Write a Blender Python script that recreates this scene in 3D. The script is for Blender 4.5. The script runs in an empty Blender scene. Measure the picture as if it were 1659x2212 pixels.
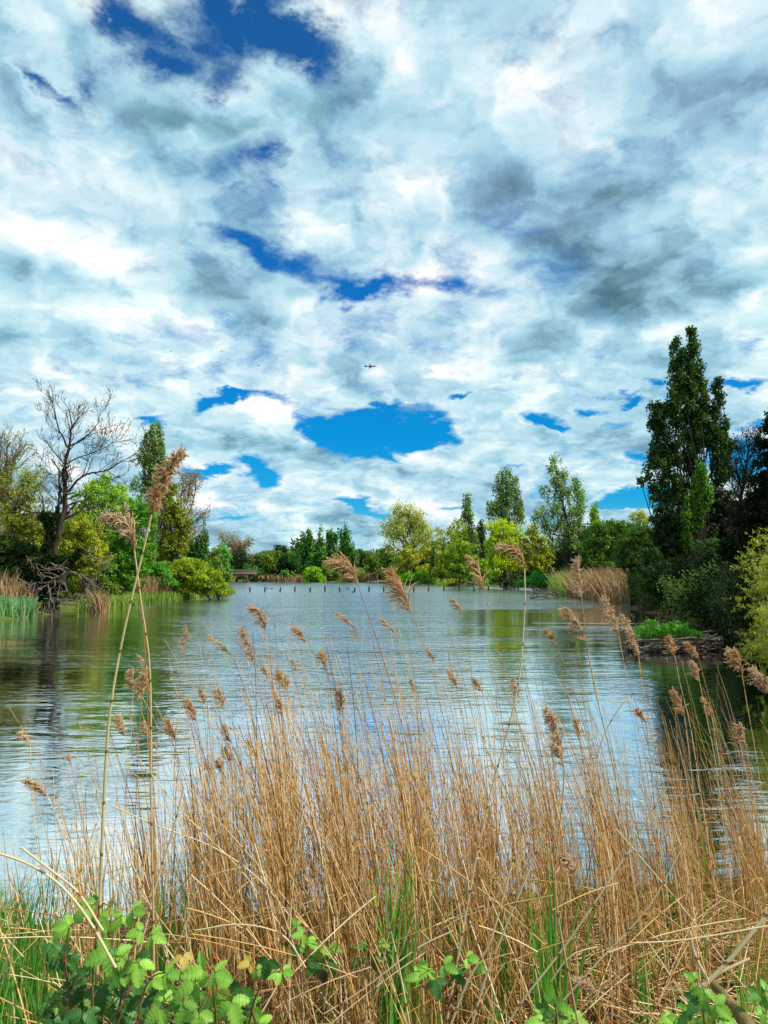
import bpy, math, random
import numpy as np
from mathutils import Vector

# ------------------------------------------------------------------ camera, sky, sun
random.seed(7)
RNG = np.random.default_rng(11)
scene = bpy.context.scene
COL = scene.collection
CAM_H = 2.6                      # lens above the water
F = 1597.7                       # focal length in units of a 1659 x 2212 picture
PITCH = math.atan((1240.8 - 1106.0) / F)
cam = bpy.data.objects.new('camera', bpy.data.cameras.new('camera'))
COL.objects.link(cam)
cam.location = (0, 0, CAM_H)
cam.rotation_euler = (math.pi / 2 + PITCH, 0, 0)
cam.data.sensor_fit = 'VERTICAL'
cam.data.sensor_height = 36.0
cam.data.lens = 36.0 * F / 2212.0
cam.data.clip_start = 0.05
cam.data.clip_end = 9000
scene.camera = cam
vs = scene.view_settings
vs.view_transform = 'Standard'; vs.look = 'None'; vs.gamma = 1.0; vs.use_curve_mapping = False
vs.exposure = 0.22
cy = scene.cycles
cy.max_bounces = 6; cy.diffuse_bounces = 3; cy.glossy_bounces = 3; cy.transmission_bounces = 3
cy.caustics_reflective = False; cy.caustics_refractive = False
cy.sample_clamp_indirect = 6.0

SUN = Vector((0.78, -0.22, 0.80)).normalized()
SUN_EL = math.asin(SUN.z); SUN_AZ = math.atan2(SUN.x, SUN.y)
sl = bpy.data.lights.new('sun', 'SUN'); sl.energy = 5.0; sl.angle = math.radians(0.5); sl.color = (1.0, 0.91, 0.76)
so = bpy.data.objects.new('sun', sl); COL.objects.link(so)
so.rotation_euler = SUN.to_track_quat('Z', 'Y').to_euler()

def ray(px, py):
    """direction through a point of the 1659 x 2212 picture"""
    a = (px - 829.5) / F; b = (1106.0 - py) / F
    c, s = math.cos(PITCH), math.sin(PITCH)
    return np.array([a, c - b * s, s + b * c])

def at(px, py, D):
    r = ray(px, py)
    return np.array([0, 0, CAM_H]) + r * (D / r[1])

def azel(px, py):
    r = ray(px, py); r = r / np.linalg.norm(r)
    return math.atan2(r[0], r[1]), math.asin(r[2])

class NT:
    """tiny node-tree writer"""
    def __init__(s, tree): s.t = tree; s.n = tree.nodes; s.l = tree.links
    def new(s, t, **kw):
        n = s.n.new(t)
        for k, v in kw.items(): setattr(n, k, v)
        return n
    def put(s, sock, v):
        if hasattr(v, 'default_value') or isinstance(v, bpy.types.NodeSocket): s.l.new(v, sock)
        elif v is not None: sock.default_value = v
    def m(s, op, a, b=None, c=None, clamp=False):
        n = s.new('ShaderNodeMath', operation=op, use_clamp=clamp)
        s.put(n.inputs[0], a); s.put(n.inputs[1], b); s.put(n.inputs[2], c)
        return n.outputs[0]
    def v(s, op, a, b=None, sc=None):
        n = s.new('ShaderNodeVectorMath', operation=op)
        s.put(n.inputs[0], a); s.put(n.inputs[1], b)
        if sc is not None: s.put(n.inputs['Scale'], sc)
        return n.outputs['Value'] if op in ('LENGTH', 'DOT_PRODUCT', 'DISTANCE') else n.outputs[0]
    def comb(s, x, y, z):
        n = s.new('ShaderNodeCombineXYZ'); s.put(n.inputs[0], x); s.put(n.inputs[1], y); s.put(n.inputs[2], z)
        return n.outputs[0]
    def sep(s, v):
        n = s.new('ShaderNodeSeparateXYZ'); s.put(n.inputs[0], v); return n.outputs
    def noise(s, vec, scale, detail=4, rough=0.5, dist=0.0, lac=2.0):
        n = s.new('ShaderNodeTexNoise'); s.put(n.inputs['Vector'], vec)
        n.inputs['Scale'].default_value = scale; n.inputs['Detail'].default_value = detail
        n.inputs['Roughness'].default_value = rough; n.inputs['Distortion'].default_value = dist
        n.inputs['Lacunarity'].default_value = lac
        return n
    def mr(s, v, a, b, c=0.0, d=1.0, kind='LINEAR'):
        n = s.new('ShaderNodeMapRange', interpolation_type=kind)
        s.put(n.inputs[0], v)
        for i, q in zip((1, 2, 3, 4), (a, b, c, d)): s.put(n.inputs[i], q)
        return n.outputs[0]
    def mix(s, f, a, b, blend='MIX'):
        n = s.new('ShaderNodeMix', data_type='RGBA', blend_type=blend)
        s.put(n.inputs[0], f); s.put(n.inputs[6], a); s.put(n.inputs[7], b)
        return n.outputs[2]
    def ramp(s, f, stops, interp='LINEAR'):
        n = s.new('ShaderNodeValToRGB'); s.put(n.inputs[0], f); cr = n.color_ramp; cr.interpolation = interp
        while len(cr.elements) < len(stops): cr.elements.new(0.5)
        for e, (p, c) in zip(cr.elements, stops): e.position = p; e.color = c
        return n.outputs[0]

def lin(h):
    h = h.lstrip('#'); o = []
    for i in (0, 2, 4):
        c = int(h[i:i + 2], 16) / 255.0
        o.append(c / 12.92 if c <= 0.04045 else ((c + 0.055) / 1.055) ** 2.4)
    return (*o, 1.0)

# openings of blue in the cloud cover: centre, half-widths, tilt (degrees, anticlockwise), weight
HOLES = [
    (430, 80, 165, 85, 10, .50), (575, 50, 150, 65, -20, .48), (655, 125, 75, 60, 0, .46), (275, 14, 70, 34, 0, .42), (330, 120, 60, 40, 0, .34),
    (455, 165, 40, 40, 0, .30), (720, 5, 120, 20, 0, .34), (85, 158, 60, 24, -50, .40), (186, 180, 34, 50, 0, .42),
    (120, 205, 50, 20, -40, .22), (532, 335, 70, 46, 0, .36), (600, 400, 45, 70, 0, .20), (600, 345, 60, 14, 0, .16),
    (560, 550, 75, 26, -12, .38), (730, 600, 150, 36, -14, .50), (685, 545, 60, 22, 0, .25), (905, 632, 120, 18, -6, .34),
    (480, 492, 90, 14, -14, .24), (600, 510, 30, 20, 0, .2), (790, 625, 40, 30, 0, .36),
    (475, 868, 80, 20, 14, .50), (428, 892, 26, 26, 0, .46), (560, 866, 90, 18, -6, .48), (338, 911, 40, 14, 0, .4),
    (765, 925, 150, 44, -8, .46), (890, 930, 120, 42, 2, .46), (715, 945, 100, 30, -22, .34), (785, 972, 66, 26, 0, .34), (848, 994, 46, 18, -30, .42), (930, 962, 80, 22, 10, .34), (830, 893, 150, 18, 4, .24), (815, 925, 60, 20, 0, -.10),
    (1003, 858, 42, 12, 14, .46), (1180, 903, 60, 26, -20, .50), (1215, 930, 30, 14, -30, .4), (1272, 884, 30, 14, 0, .34),
    (1352, 867, 28, 9, 0, .42), (1420, 828, 40, 12, -8, .34), (1600, 822, 110, 18, -6, .50), (1600, 900, 90, 22, 0, .3),
    (1600, 990, 90, 70, 0, .50), (1385, 1075, 110, 40, 8, .62), (1330, 1098, 60, 14, 0, .44), (1390, 990, 60, 14, 0, .3),
    (445, 1021, 62, 16, 0, .54), (560, 1018, 70, 26, -10, .46), (795, 1102, 100, 24, -24, .40), (720, 1080, 70, 10, -10, .22),
    (1000, 1095, 80, 10, 0, .24), (1100, 1010, 50, 8, 0, .2), (620, 1150, 70, 7, 0, .2), (480, 1128, 80, 7, 0, .2), (1320, 925, 50, 12, 0, .2),
    (800, 1155, 90, 8, 0, .2),
]
# thick dark bellies (negative) and bright sunlit tops (positive)
TONES = [
    (1020, 490, 300, 85, 5, -.34), (1230, 425, 220, 75, -6, -.30), (1440, 585, 360, 90, -6, -.36), (1600, 255, 220, 110, -20, -.42), (1250, 540, 520, 180, 0, -.12), (1400, 250, 300, 120, 20, -.12),
    (1320, 665, 200, 55, 0, -.36), (640, 975, 170, 22, -3, -.26), (745, 240, 150, 60, 0, -.18), (960, 330, 220, 90, 0, -.14),
    (1630, 600, 120, 40, 0, -.30), (1440, 120, 260, 120, 0, -.18), (60, 420, 90, 60, 0, -.16), (290, 270, 150, 60, 0, -.06),
    (900, 745, 160, 30, 0, -.16), (230, 760, 240, 60, 0, -.12), (60, 600, 120, 60, 0, -.14), (40, 880, 120, 50, 0, -.16), (1340, 965, 120, 24, 0, -.22),
    (530, 155, 80, 70, 0, .12), (690, 690, 220, 60, -8, .26), (1080, 690, 180, 40, 0, .14), (850, 655, 100, 36, 0, .26),
    (960, 602, 70, 24, 0, .22), (1350, 1022, 60, 36, 0, .34), (1640, 440, 80, 90, 0, .26), (1520, 690, 160, 50, 0, .20),
    (240, 570, 120, 40, -20, .22), (560, 920, 150, 36, 0, .18), (900, 1000, 130, 30, 0, .12), (440, 1060, 150, 30, 0, .18),
    (1160, 490, 70, 40, 0, .12), (640, 60, 60, 50, 0, .08), (60, 30, 120, 80, 0, .08), (640, 1085, 160, 22, 0, .16), (1250, 1000, 120, 26, 0, .16),
    (140, 330, 220, 110, 0, .22), (110, 500, 200, 70, 0, .20), (330, 420, 180, 80, 0, .14), (200, 880, 200, 50, 0, .12), (1600, 40, 100, 60, 0, .12), (960, 800, 200, 30, 0, .14), (1300, 790, 200, 40, 0, .10), (400, 650, 200, 60, 0, .10), (1250, 200, 140, 70, -30, .14),
]

world = bpy.data.worlds.new('World'); scene.world = world; world.use_nodes = True
W = NT(world.node_tree); W.n.clear()
d = W.v('NORMALIZE', W.new('ShaderNodeTexCoord').outputs['Generated'])
dx, dy, dz = W.sep(d)[:3]
AZ = W.m('ARCTAN2', dx, dy); EL = W.m('ARCSINE', dz)
zz = W.m('ADD', W.m('ABSOLUTE', dz), 0.30)
Q = W.comb(W.m('DIVIDE', dx, zz), W.m('DIVIDE', dy, zz), 0.0)
wn = W.noise(Q, 4.6, 9, 0.62)
wv = W.v('SUBTRACT', wn.outputs['Color'], (0.5, 0.5, 0.5))
wamp = W.mr(EL, 0.0, 0.55, 0.055, 0.24)
UV = W.v('ADD', W.comb(AZ, EL, 0.0), W.v('MULTIPLY', W.v('SCALE', wv, sc=wamp), (1, .75, 0)))
QW = W.v('ADD', Q, W.v('SCALE', wv, sc=0.22))
def blobs(lst, sign):
    acc = None
    for (px, py, rx, ry, tilt, w) in lst:
        a, e = azel(px, py)
        ra = abs(azel(px + rx, py)[0] - azel(px - rx, py)[0]) / 2
        re = abs(azel(px, py + ry)[1] - azel(px, py - ry)[1]) / 2
        mp = W.new('ShaderNodeMapping', vector_type='TEXTURE')
        W.put(mp.inputs['Vector'], UV)
        mp.inputs['Location'].default_value = (a, e, 0)
        mp.inputs['Rotation'].default_value = (0, 0, math.radians(tilt))
        gro = (1.12 if e < .30 else 1.5) if sign < 0 else 1.35
        mp.inputs['Scale'].default_value = (ra * gro, re * gro, 1)
        g = W.new('ShaderNodeTexGradient', gradient_type='SPHERICAL')
        W.put(g.inputs[0], mp.outputs[0])
        acc = W.m('MULTIPLY_ADD', g.outputs['Fac'], w * sign * (1.45 if e < .30 else 1.15 if sign < 0 else 1.3), acc if acc is not None else 0.0)
    return acc
hole = blobs(HOLES, -1.0)
tone = blobs(TONES, 1.0)
off = (0.085, -0.03, 0.0)
n1 = W.noise(QW, 2.8, 12, 0.60).outputs['Fac']
def puff(vec):
    v_ = W.new('ShaderNodeTexVoronoi', feature='SMOOTH_F1', voronoi_dimensions='2D', normalize=True)
    W.put(v_.inputs['Vector'], vec)
    for k_, q_ in (('Scale', 2.6), ('Detail', 3.0), ('Roughness', 0.52), ('Lacunarity', 2.3), ('Smoothness', 0.55)): v_.inputs[k_].default_value = q_
    return v_.outputs['Distance']
QV = W.v('ADD', QW, W.v('SCALE', W.v('SUBTRACT', W.noise(Q, 9.0, 6, 0.6).outputs['Color'], (0.5, 0.5, 0.5)), sc=0.10))
r1 = W.m('SUBTRACT', 1.0, puff(QV)); r2 = W.m('SUBTRACT', 1.0, puff(W.v('ADD', QV, (0.06, -0.03, 0.0))))
b1 = W.noise(QW, 1.5, 3, 0.5).outputs['Fac']
b2 = W.noise(W.v('ADD', QW, (0.12, -0.05, 0.0)), 1.5, 3, 0.5).outputs['Fac']
nf = W.noise(QW, 11.0, 10, 0.64).outputs['Fac']
dens = W.m('ADD', W.m('ADD', n1, hole), W.m('MULTIPLY_ADD', nf, W.mr(EL, 0.05, 0.5, 0.80, 0.95), W.mr(EL, 0.05, 0.5, -0.22, -0.275)))
lo = W.mr(EL, 0.05, 0.45, 0.31, 0.12); hi = W.mr(EL, 0.05, 0.45, 0.63, 0.76)
alpha = W.mr(dens, lo, hi, kind='SMOOTHSTEP')
relief = W.m('ADD', W.m('MULTIPLY', W.m('SUBTRACT', r1, r2), 2.1), W.m('MULTIPLY', W.m('SUBTRACT', b1, b2), 1.9))
edge = W.mr(W.m('SUBTRACT', dens, hi), -0.05, 0.16, 0.16, 0.0, kind='SMOOTHSTEP')
sh = W.m('ADD', W.m('MULTIPLY_ADD', b1, 0.24, 0.37), relief)
sh = W.m('ADD', sh, edge)
sh = W.m('ADD', sh, W.m('MULTIPLY', tone, 0.66))
sh = W.m('ADD', sh, W.m('MULTIPLY_ADD', nf, 0.34, -0.17))
sh = W.m('ADD', sh, W.m('MULTIPLY_ADD', wn.outputs['Fac'], 0.30, -0.15))
tint = W.noise(Q, 1.1, 2, 0.5).outputs['Fac']
shr = W.mr(sh, -0.3, 1.0)
cloudA = W.ramp(shr, [(0.0, lin('#3f6673')), (0.231, lin('#56808f')), (0.400, lin('#77a5b7')), (0.554, lin('#99c6d8')), (0.692, lin('#b6dbe8')),
                    (0.831, lin('#d3ecf0')), (1.000, lin('#fbfffd'))])
cloudB = W.ramp(shr, [(0.0, lin('#4d6878')), (0.231, lin('#637f90')), (0.400, lin('#7fa3bc')), (0.554, lin('#9cc6da')), (0.692, lin('#b8d9e7')),
                    (0.831, lin('#d8eaf3')), (1.000, lin('#fffdf8'))])
cloud = W.mix(W.mr(tint, .42, .58), cloudA, cloudB)
sky = W.new('ShaderNodeTexSky', sky_type='NISHITA', sun_disc=False)
sky.sun_elevation = SUN_EL; sky.sun_rotation = SUN_AZ; sky.altitude = 0; sky.air_density = 1.0; sky.dust_density = 0.4; sky.ozone_density = 2.0
nish = W.v('SCALE', sky.outputs[0], sc=0.10)
deep = W.ramp(W.mr(EL, 0.0, 0.62), [(0.0, (0.06, 0.52, 0.85, 1)), (0.3, (0.01, 0.55, 0.92, 1)), (0.55, (0.03, 0.50, 0.98, 1)), (1.0, (0.09, 0.50, 0.86, 1))])
blue = W.v('MULTIPLY', nish, W.v('SCALE', deep, sc=1.35))
low = W.mr(EL, -0.02, 0.10, 0.25, 0.0)
skycol = W.mix(alpha, blue, cloud)
skycol = W.mix(low, skycol, lin('#cfe6ee'))
bg = W.new('ShaderNodeBackground'); W.put(bg.inputs[0], skycol); bg.inputs[1].default_value = 0.95
out = W.new('ShaderNodeOutputWorld'); W.l.new(bg.outputs[0], out.inputs[0])
world.cycles.sampling_method = 'MANUAL'; world.cycles.sample_map_resolution = 512

# ------------------------------------------------------------------ helpers
def norm(a): return a / np.maximum(np.linalg.norm(a, axis=-1, keepdims=True), 1e-9)

class MB:
    """collects vertices and faces of one mesh; every face carries a tone"""
    def __init__(s): s.V = []; s.Fq = []; s.Ft = []; s.n = 0; s.Tq = []; s.Tt = []
    def add(s, v, quads=None, tris=None, tone=0.5):
        v = np.asarray(v, float).reshape(-1, 3)
        for fl, F_, T_ in ((quads, s.Fq, s.Tq), (tris, s.Ft, s.Tt)):
            if fl is not None and len(fl):
                fl = np.asarray(fl, int); F_.append(fl + s.n)
                T_.append(np.broadcast_to(np.asarray(tone, float), (len(fl),)))
        s.V.append(v); s.n += len(v); return s
    def box(s, c, size, rz=0.0, tone=0.5, tilt=0.0):
        c = np.asarray(c, float); h = np.asarray(size, float) / 2
        P = np.array([[x, y, z] for z in (-1, 1) for y in (-1, 1) for x in (-1, 1)], float) * h
        if tilt: ct, st = math.cos(tilt), math.sin(tilt); P = np.stack([P[:, 0] * ct - P[:, 2] * st, P[:, 1], P[:, 0] * st + P[:, 2] * ct], 1)
        cz, sz = math.cos(rz), math.sin(rz)
        P = np.stack([P[:, 0] * cz - P[:, 1] * sz, P[:, 0] * sz + P[:, 1] * cz, P[:, 2]], 1) + c
        return s.add(P, quads=[(0, 2, 3, 1), (4, 5, 7, 6), (0, 1, 5, 4), (2, 6, 7, 3), (0, 4, 6, 2), (1, 3, 7, 5)], tone=tone)
    def tubes(s, P, R, sides=4, tone=None, caps=True):
        P = np.asarray(P, float); R = np.asarray(R, float)
        if P.ndim == 2: P = P[None]
        R = np.broadcast_to(R, P.shape[:2]); N, K, _ = P.shape
        T = norm(np.gradient(P, axis=1))
        ref = np.where(np.abs(T[..., 1:2]) < 0.8, np.array([0, 1.0, 0]), np.array([1.0, 0, 0]))
        ref = np.broadcast_to(ref[:, :1], T.shape)
        A = norm(np.cross(T, ref)); B = np.cross(T, A)
        ang = np.arange(sides) * 2 * math.pi / sides + 0.4
        V = P[:, :, None] + R[:, :, None, None] * (np.cos(ang)[None, None, :, None] * A[:, :, None] + np.sin(ang)[None, None, :, None] * B[:, :, None])
        i = (np.arange(N)[:, None, None] * K + np.arange(K - 1)[None, :, None]) * sides
        j = np.arange(sides)[None, None, :]; j2 = (j + 1) % sides
        Q = np.stack([i + j, i + j2, i + j2 + sides, i + j + sides], -1).reshape(-1, 4)
        if tone is None: tone = np.full(N, 0.5)
        tf = np.repeat(np.broadcast_to(tone, (N,)), (K - 1) * sides)
        base = s.n
        s.add(V.reshape(-1, 3), quads=Q, tone=tf)
        if caps and sides == 4 and N < 60:
            e = (np.arange(N) * K) * 4
            s.Fq.append(np.stack([e + 3, e + 2, e + 1, e], -1) + base); s.Tq.append(np.broadcast_to(tone, (N,)))
            e = (np.arange(N) * K + K - 1) * 4
            s.Fq.append(np.stack([e, e + 1, e + 2, e + 3], -1) + base); s.Tq.append(np.broadcast_to(tone, (N,)))
        return s
    def leaves(s, C, size, bias=None, tone=None, aspect=0.55, biasw=0.6, axis=None, axisw=0.0):
        """rhombic leaves at points C"""
        N = len(C); size = np.broadcast_to(size, (N,))
        n = norm(RNG.normal(size=(N, 3)))
        if bias is not None: n = norm(n + biasw * bias)
        u = RNG.normal(size=(N, 3))
        if axis is not None: u = norm(u) * (1 - axisw) + axisw * np.asarray(axis)
        u = norm(u - (u * n).sum(1, keepdims=True) * n); v = np.cross(n, u)
        L = size[:, None]; 
        V = np.stack([C - u * L * .5, C + v * L * aspect * .5 + u * L * .05, C + u * L * .5, C - v * L * aspect * .5 + u * L * .05], 1)
        Q = np.arange(N * 4).reshape(-1, 4)
        return s.add(V.reshape(-1, 3), quads=Q, tone=0.5 if tone is None else tone)
    def ribbons(s, P, Wd, side, tone=0.5):
        """flat tapered blades: P (N,K,3), widths (N,K), side vectors (N,3)"""
        P = np.asarray(P, float); N, K, _ = P.shape; Wd = np.broadcast_to(Wd, (N, K))
        sd = norm(np.asarray(side, float))[:, None]
        up = norm(np.cross(np.gradient(P, axis=1), np.broadcast_to(sd, P.shape)))
        V = np.stack([P - sd * Wd[..., None] / 2 + up * Wd[..., None] * .18, P, P + sd * Wd[..., None] / 2 + up * Wd[..., None] * .18], 2)
        i = (np.arange(N)[:, None, None] * K + np.arange(K - 1)[None, :, None]) * 3; j = np.arange(2)[None, None, :]
        Q = np.stack([i + j, i + j + 1, i + j + 4, i + j + 3], -1).reshape(-1, 4)
        return s.add(V.reshape(-1, 3), quads=Q, tone=np.repeat(np.broadcast_to(tone, (N,)), (K - 1) * 2))
    def lathe(s, prof, c=(0, 0, 0), n=16, axis='z', tone=0.5):
        prof = np.asarray(prof, float); a = np.arange(n) * 2 * math.pi / n; K = len(prof)
        X = prof[:, 0][:, None] * np.cos(a); Y = prof[:, 0][:, None] * np.sin(a); Z = np.broadcast_to(prof[:, 1][:, None], X.shape)
        V = {'z': np.stack([X, Y, Z], -1), 'x': np.stack([Z, X, Y], -1)}[axis].reshape(-1, 3) + np.asarray(c)
        i = (np.arange(K - 1) * n)[:, None]; j = np.arange(n)[None]; j2 = (j + 1) % n
        return s.add(V, quads=np.stack([i + j, i + j2, i + j2 + n, i + j + n], -1).reshape(-1, 4), tone=tone)
    def mesh(s, name, smooth=False):
        me = bpy.data.meshes.new(name)
        V = np.concatenate(s.V) if s.V else np.zeros((0, 3))
        q = np.concatenate(s.Fq) if s.Fq else np.zeros((0, 4), int); t = np.concatenate(s.Ft) if s.Ft else np.zeros((0, 3), int)
        me.vertices.add(len(V)); me.vertices.foreach_set('co', V.astype(np.float32).ravel())
        lv = np.concatenate([q.ravel(), t.ravel()]).astype(np.int32)
        me.loops.add(len(lv)); me.loops.foreach_set('vertex_index', lv)
        ls = np.concatenate([np.arange(len(q)) * 4, len(q) * 4 + np.arange(len(t)) * 3]).astype(np.int32)
        me.polygons.add(len(ls)); me.polygons.foreach_set('loop_start', ls)
        at_ = me.attributes.new('tone', 'FLOAT', 'FACE')
        tt = np.concatenate([*s.Tq, *s.Tt]) if (s.Tq or s.Tt) else np.zeros(0)
        at_.data.foreach_set('value', tt.astype(np.float32))
        if smooth: me.polygons.foreach_set('use_smooth', np.ones(len(ls), bool))
        me.update(calc_edges=True)
        return me
    def build(s, name, mat, parent=None, smooth=False):
        me = s.mesh(name, smooth); me.materials.append(mat)
        o = bpy.data.objects.new(name, me); COL.objects.link(o)
        if parent is not None: o.parent = parent
        return o

def tag(o, label=None, cat=None, group=None, kind=None):
    if label: o['label'] = label
    if cat: o['category'] = cat
    if group: o['group'] = group
    if kind: o['kind'] = kind
    return o
def empty(name, label, cat, group=None):
    """things are modelled in world space, so their Empty stays at the origin until settle()"""
    o = bpy.data.objects.new(name, None); COL.objects.link(o); o.empty_display_size = 0.3
    return tag(o, label, cat, group)
def settle(root, base):
    """moves the thing's Empty to its base, leaving its meshes where they stand"""
    b = Vector(base); root.location = b
    for ch in root.children: ch.location = -b
    return root
def spline(pts, n):
    """Catmull-Rom through pts (any dimension), n samples evenly along it"""
    P = np.asarray(pts, float)
    if len(P) == 2: return P[0] + (P[1] - P[0]) * np.linspace(0, 1, n)[:, None]
    E = np.vstack([2 * P[0] - P[1], P, 2 * P[-1] - P[-2]]); out_ = []
    for i in range(len(P) - 1):
        a, b, c, d_ = E[i:i + 4]; t = np.linspace(0, 1, 12, endpoint=False)[:, None]
        out_.append(.5 * ((2 * b) + (-a + c) * t + (2 * a - 5 * b + 4 * c - d_) * t ** 2 + (-a + 3 * b - 3 * c + d_) * t ** 3))
    S = np.vstack([*out_, P[-1:]])
    L = np.concatenate([[0], np.cumsum(np.linalg.norm(np.diff(S, axis=0), axis=1))])
    q = np.linspace(0, L[-1], n)
    return np.stack([np.interp(q, L, S[:, k]) for k in range(S.shape[1])], 1)

# ------------------------------------------------------------------ materials
MATS = {}
def newmat(name):
    m = bpy.data.materials.new(name); m.use_nodes = True; m.node_tree.nodes.clear(); return m, NT(m.node_tree)
def surf(N, sh_):
    o = N.new('ShaderNodeOutputMaterial'); N.l.new(sh_, o.inputs['Surface'])
def principled(N, col, rough=0.7, **kw):
    b = N.new('ShaderNodeBsdfPrincipled'); N.put(b.inputs['Base Color'], col); N.put(b.inputs['Roughness'], rough)
    for k, v_ in kw.items(): N.put(b.inputs[k.replace('_', ' ')], v_)
    return b
def rgb(c): return (*c, 1.0) if len(c) == 3 else c
def leafmat(key, a, b, trans=0.35, rough=0.5):
    k_ = 1.5 if sum(b) > .25 else 1.15
    a = tuple(q * k_ for q in a); b = tuple(min(q * k_, .7) for q in b)
    """foliage: hue runs from a to b with each clump's own tone"""
    if key in MATS: return MATS[key]
    m, N = newmat(key)
    t = N.new('ShaderNodeAttribute', attribute_name='tone').outputs['Fac']
    c = N.mix(t, rgb(a), rgb(b))
    dk = sum(b) < .12
    p = principled(N, c, .9 if dk else rough, Specular_IOR_Level=0.05 if dk else 0.22)
    tr = N.new('ShaderNodeBsdfTranslucent'); N.put(tr.inputs[0], N.mix(1.0, c, (1.0, 1.25, 0.45, 1), 'MULTIPLY'))
    mx = N.new('ShaderNodeMixShader'); mx.inputs[0].default_value = trans
    N.l.new(p.outputs[0], mx.inputs[1]); N.l.new(tr.outputs[0], mx.inputs[2]); surf(N, mx.outputs[0])
    MATS[key] = m; return m
def barkmat(key, a, b, scale=3.0):
    if key in MATS: return MATS[key]
    m, N = newmat(key); co = N.new('ShaderNodeTexCoord').outputs['Object']
    n = N.noise(N.v('MULTIPLY', co, (1, 1, .25)), scale, 6, 0.6).outputs['Fac']
    f = N.mr(n, .35, .65)
    p = principled(N, N.mix(f, rgb(a), rgb(b)), 0.85, Specular_IOR_Level=0.2)
    bp = N.new('ShaderNodeBump'); bp.inputs['Strength'].default_value = 0.6; bp.inputs['Distance'].default_value = 0.05
    N.put(bp.inputs['Height'], n); N.l.new(bp.outputs[0], p.inputs['Normal']); surf(N, p.outputs[0])
    MATS[key] = m; return m
def strawmat(key, stops, trans=0.15, nodes_=True, rough=0.55):
    if key in MATS: return MATS[key]
    m, N = newmat(key)
    t = N.new('ShaderNodeAttribute', attribute_name='tone').outputs['Fac']
    c = N.ramp(t, [(p, rgb(q)) for p, q in stops])
    co = N.new('ShaderNodeTexCoord').outputs['Object']
    n = N.noise(co, 9.0, 4, 0.6).outputs['Fac']
    c = N.mix(N.mr(n, .3, .75, 0.0, 0.55), c, N.mix(1.0, c, (.55, .45, .38, 1), 'MULTIPLY'))
    if nodes_:      # dark rings at the stem's joints
        z = N.sep(co)[2]
        fr = N.m('FRACT', N.m('ADD', N.m('MULTIPLY', z, 6.5), N.m('MULTIPLY', t, 23.0)))
        c = N.mix(N.m('LESS_THAN', fr, 0.07), c, N.mix(1.0, c, (.35, .26, .2, 1), 'MULTIPLY'))
    p = principled(N, c, rough, Specular_IOR_Level=0.35)
    tr = N.new('ShaderNodeBsdfTranslucent'); N.put(tr.inputs[0], c)
    mx = N.new('ShaderNodeMixShader'); mx.inputs[0].default_value = trans
    N.l.new(p.outputs[0], mx.inputs[1]); N.l.new(tr.outputs[0], mx.inputs[2]); surf(N, mx.outputs[0])
    MATS[key] = m; return m
def plainmat(key, col, rough=0.7, var=0.35, scale=4.0, **kw):
    if key in MATS: return MATS[key]
    m, N = newmat(key); co = N.new('ShaderNodeTexCoord').outputs['Object']
    n = N.noise(co, scale, 6, 0.6).outputs['Fac']
    c = N.mix(N.mr(n, .3, .7), rgb(col), rgb(tuple(q * (1 - var) for q in col[:3])))
    surf(N, principled(N, c, rough, **kw).outputs[0]); MATS[key] = m; return m

BARK = barkmat('bark_brown', (.045, .035, .025), (.13, .10, .07))
BARK_DARK = barkmat('bark_dark', (.012, .011, .008), (.04, .036, .024))
BARK_PALE = barkmat('bark_pale', (.16, .12, .08), (.34, .28, .20))
BARK_DEAD = barkmat('bark_dead_wood', (.07, .052, .038), (.28, .235, .18), 5.0)

# ------------------------------------------------------------------ land and water
LAKE = np.array([(-60, 9), (-20, 6.8), (-8, 5.7), (-3, 5.7), (0, 6.1), (3, 6.6), (6, 7.6), (8.2, 9.5), (9.4, 12), (10.2, 16), (11.8, 22), (13.8, 28),
    (15.4, 36), (17.0, 46), (18.0, 52), (18.6, 58), (20.2, 63), (21.2, 72), (20.8, 84), (22.5, 95), (28, 110), (31, 124), (30, 134), (22, 150), (20, 180), (10, 205), (4, 226),
    (-10, 244), (-22, 256), (-48, 268), (-52, 250), (-62, 246), (-70, 200), (-40, 135), (-25, 112), (-21.5, 107), (-20.8, 98), (-21.5, 82), (-21.6, 65), (-22, 54),
    (-21.4, 46), (-21.2, 41), (-23, 32), (-34, 24), (-60, 22)], float)
def lake_sd(x, y):
    """signed distance to the lake's edge, positive on land"""
    x = np.asarray(x, float); y = np.asarray(y, float); best = np.full(x.shape, 1e9); ins = np.zeros(x.shape, bool)
    A = LAKE; B = np.roll(LAKE, -1, 0)
    for (ax, ay), (bx, by) in zip(A, B):
        ex, ey = bx - ax, by - ay; t = np.clip(((x - ax) * ex + (y - ay) * ey) / (ex * ex + ey * ey), 0, 1)
        best = np.minimum(best, (x - ax - t * ex) ** 2 + (y - ay - t * ey) ** 2)
        c = ((ay > y) != (by > y)) & (x < (bx - ax) * (y - ay) / ((by - ay) if by != ay else 1e-9) + ax); ins ^= c
    s = np.sqrt(best); return np.where(ins, -s, s)
def gz(x, y):
    s = lake_sd(x, y); x = np.asarray(x, float); y = np.asarray(y, float)
    near = np.where(y < 20, 0.26, 0.30)
    top = np.where(y < 20, 0.95, 0.7)
    z = np.where(s > 0, top * (1 - np.exp(-s * near / top)), np.maximum(s * 0.25, -1.2))
    z = z + np.where(s > 2, 0.04 * np.sin(x * 1.3 + y) + 0.03 * np.sin(y * 2.1 - x), 0) + np.where(s > 0, np.clip((y - 200) / 400, 0, 4) * np.clip(s / 200, 0, 1) * 3, 0)
    return z
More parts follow.
